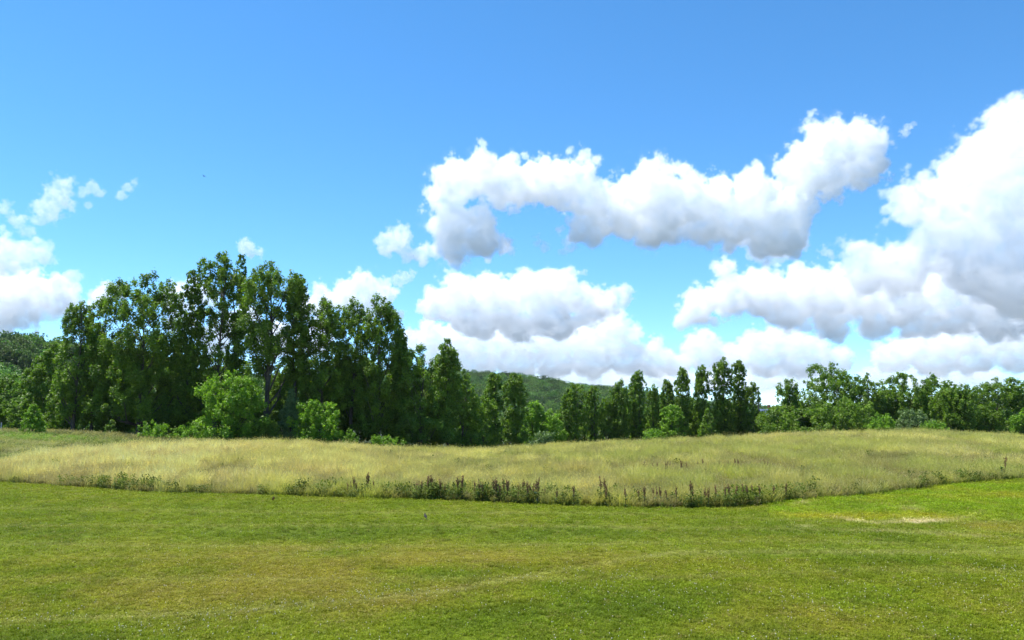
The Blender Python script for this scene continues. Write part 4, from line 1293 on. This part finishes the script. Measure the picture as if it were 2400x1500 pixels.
CL = [
 ('long white cloud arching across the middle of the sky', 5900, [(1040, 470, 38), (1075, 430, 50), (1135, 415, 48), (1190, 430, 52), (1060, 520, 46), (1110, 540, 50), (1060, 575, 35), (1140, 575, 35), (1175, 575, 22),
   (1260, 430, 48), (1310, 435, 50), (1355, 420, 45), (1385, 470, 50), (1430, 500, 48), (1365, 535, 36), (1400, 540, 32),
   (1480, 490, 60), (1530, 430, 52), (1560, 490, 66), (1520, 535, 40), (1615, 470, 56), (1640, 525, 42), (1690, 475, 48), (1760, 465, 55), (1720, 535, 44), (1790, 540, 50), (1850, 500, 48), (1840, 560, 42),
   (1900, 395, 55), (1950, 355, 58), (2010, 345, 52), (2030, 385, 42), (1955, 420, 40), (1870, 435, 40), (1130, 390, 26), (1190, 384, 16), (1262, 397, 18), (1352, 388, 20), (1525, 392, 20), (1610, 412, 18), (1770, 418, 18), (1845, 398, 24), (1915, 312, 24), (2040, 310, 22), (1790, 585, 26), (1680, 555, 26)], dict(r0=42)),
 ('huge towering cloud cut by the right edge of the sky', 8500, [(2400, 330, 85), (2335, 370, 75), (2285, 420, 75), (2385, 470, 110), (2250, 500, 70), (2165, 470, 50), (2120, 465, 32), (2300, 580, 100), (2400, 610, 120), (2190, 580, 60), (2110, 630, 60), (2015, 585, 30), (2030, 640, 45), (2480, 420, 120)], dict(r0=46, vox_px=4.0, frac=.62)),
 ('wide flat based cloud below the towering cloud at the right', 11000, [(1640, 722, 42), (1600, 748, 18), (1720, 695, 50), (1790, 690, 55), (1870, 690, 62), (1950, 690, 62), (2030, 695, 60), (2110, 705, 60), (1850, 740, 42), (1950, 750, 42), (2050, 752, 40), (2150, 755, 36), (2230, 735, 52), (2300, 735, 45), (2370, 710, 52), (2440, 690, 60), (1695, 640, 22), (2200, 668, 50), (2300, 680, 55), (2400, 700, 60), (2080, 670, 45), (2330, 760, 45), (2430, 740, 50)], dict(r0=46, vox_px=3.8, flat=1.15)),
 ('broad rounded cloud above the far ridge in the middle', 10000, [(1040, 712, 46), (1080, 690, 50), (1140, 688, 50), (1200, 695, 50), (1255, 684, 52), (1310, 682, 52), (1350, 705, 50), (1180, 738, 50), (1290, 738, 52), (1090, 738, 46), (1385, 735, 34), (1075, 668, 26), (1140, 664, 25), (1240, 660, 27), (1310, 658, 28), (1120, 762, 40), (1210, 765, 40), (1310, 762, 40)], dict(r0=38, flat=1.25)),
 ('small puff right of the broad rounded cloud', 9800, [(1425, 715, 28), (1452, 695, 24), (1410, 730, 18)], dict(r0=26, vox_px=2.6)),
 ('low layered cloud bank behind the far ridge', 15000, [(965, 798, 30), (1020, 790, 40), (1085, 792, 46), (1150, 796, 44), (1215, 788, 46), (1290, 796, 46), (1360, 792, 44), (1425, 778, 48), (1465, 790, 34), (1040, 835, 44), (1120, 845, 50), (1210, 848, 50), (1300, 846, 48), (1390, 842, 52), (1470, 838, 46), (1535, 846, 44), (1590, 856, 32), (1005, 768, 22), (1115, 764, 25), (1260, 768, 22), (1440, 752, 28), (1530, 814, 22)], dict(r0=28, flat=1.3, vox_px=3.4, frac=1.0)),
 ('thin flat cloud streak lowest above the far ridge', 19000, [(1270, 886, 40), (1340, 880, 46), (1420, 888, 46), (1500, 880, 44), (1580, 888, 46), (1660, 892, 36)], dict(r0=24, flat=1.7, vox_px=3.4, frac=.8)),
 ('low cloud bank along the horizon at the right', 17000, [(1640, 812, 36), (1655, 835, 44), (1720, 838, 36), (1775, 808, 38), (1840, 804, 40), (1905, 812, 36), (1800, 846, 46), (1880, 850, 44), (1960, 846, 36), (2090, 838, 42), (2150, 818, 46), (2230, 806, 48), (2310, 798, 46), (2400, 792, 52), (2190, 848, 44), (2280, 842, 40), (2390, 838, 44), (1650, 792, 22), (1800, 784, 22), (2170, 790, 24), (2260, 780, 24), (2380, 768, 26)], dict(r0=28, flat=1.3, vox_px=3.4, frac=1.0)),
 ('pale flat cloud layer lowest over the right trees', 21000, [(1690, 884, 40), (1770, 890, 44), (1850, 884, 44), (1920, 890, 36), (2060, 880, 36), (2150, 884, 44), (2230, 880, 44), (2310, 886, 36)], dict(r0=24, flat=1.7, vox_px=3.6, frac=.8)),
 ('white cloud behind the trees at the left edge', 10000, [(20, 690, 52), (80, 685, 45), (130, 700, 40), (60, 735, 38), (165, 700, 22), (0, 750, 40), (225, 705, 18), (258, 685, 18), (-40, 700, 60)], dict(r0=42)),
 ('torn cloud strip at the left edge above the white cloud', 8000, [(0, 600, 40), (60, 600, 30), (100, 592, 22), (20, 625, 30), (-40, 590, 50), (10, 565, 16), (165, 655, 20), (135, 665, 14)], dict(r0=32, frac=.5, vox_px=3.0)),
 ('wispy slanting cloud high at the left', 6500, [(110, 492, 26), (135, 468, 28), (150, 440, 22), (90, 510, 16), (45, 518, 16), (60, 540, 14), (0, 490, 14), (20, 575, 12)], dict(r0=26, frac=.45, vox_px=2.8)),
 ('thin torn shreds right of the wispy slanting cloud', 6500, [(195, 452, 12), (215, 438, 14), (232, 450, 12), (208, 480, 9), (285, 458, 11), (297, 440, 11), (318, 428, 8)], dict(r0=16, frac=.45, vox_px=2.2, amp=(.5, .7))),
 ('heaped white cloud behind the lower trio of trees', 9000, [(848, 678, 36), (810, 695, 34), (760, 708, 30), (885, 692, 32), (920, 738, 18), (720, 720, 25), (850, 720, 36)], dict(r0=32)),
 ('white cloud showing behind the tallest tree', 10500, [(415, 700, 30), (470, 690, 28), (430, 740, 30), (560, 760, 36), (640, 800, 40), (740, 790, 40), (500, 800, 36)], dict(r0=34, vox_px=4.5)),
 ('tiny lone puff above the thin airy spire', 7000, [(576, 578, 15), (590, 588, 13), (570, 588, 9), (608, 594, 8)], dict(r0=14, vox_px=2.0, frac=.8)),
 ('torn puff left of the long arching cloud', 6000, [(905, 575, 22), (930, 565, 26), (950, 545, 14), (955, 590, 18), (985, 598, 18), (1010, 590, 16)], dict(r0=24, vox_px=2.6, frac=.7)),
 ('small shred above the left end of the long cloud', 5900, [(1022, 402, 11), (1034, 404, 7), (1015, 440, 9)], dict(r0=11, vox_px=2.0, frac=.5)),
 ('small shred hanging below the long cloud', 5900, [(1262, 568, 9), (1276, 580, 11), (1258, 556, 6), (1200, 588, 9), (1335, 575, 16), (1320, 590, 9)], dict(r0=12, vox_px=2.0, frac=.5)),
 ('little puff above the heaped cloud behind the trio', 8000, [(935, 656, 15), (950, 650, 13), (963, 640, 8)], dict(r0=14, vox_px=2.0, frac=.6)),
 ('tiny oval puff above the broad rounded cloud', 8000, [(1364, 639, 6), (1372, 638, 6)], dict(r0=8, vox_px=1.8, frac=.7)),
 ('tiny shred beside the right end of the long cloud', 6000, [(2120, 312, 10), (2128, 298, 10), (2140, 291, 6)], dict(r0=11, vox_px=1.9, frac=.6)),
 ('torn tail hanging below the right end of the long cloud', 6200, [(1770, 592, 20), (1800, 605, 20), (1830, 590, 22), (1875, 565, 18), (1740, 560, 16), (1700, 640, 11), (1720, 622, 8), (1935, 590, 12), (1950, 595, 10)], dict(r0=18, vox_px=2.4, frac=.5)),
]
for k, (lab, dist, bl, opt) in enumerate(CL):
    cloud(lab, dist, bl, seed=k + 1, **opt)
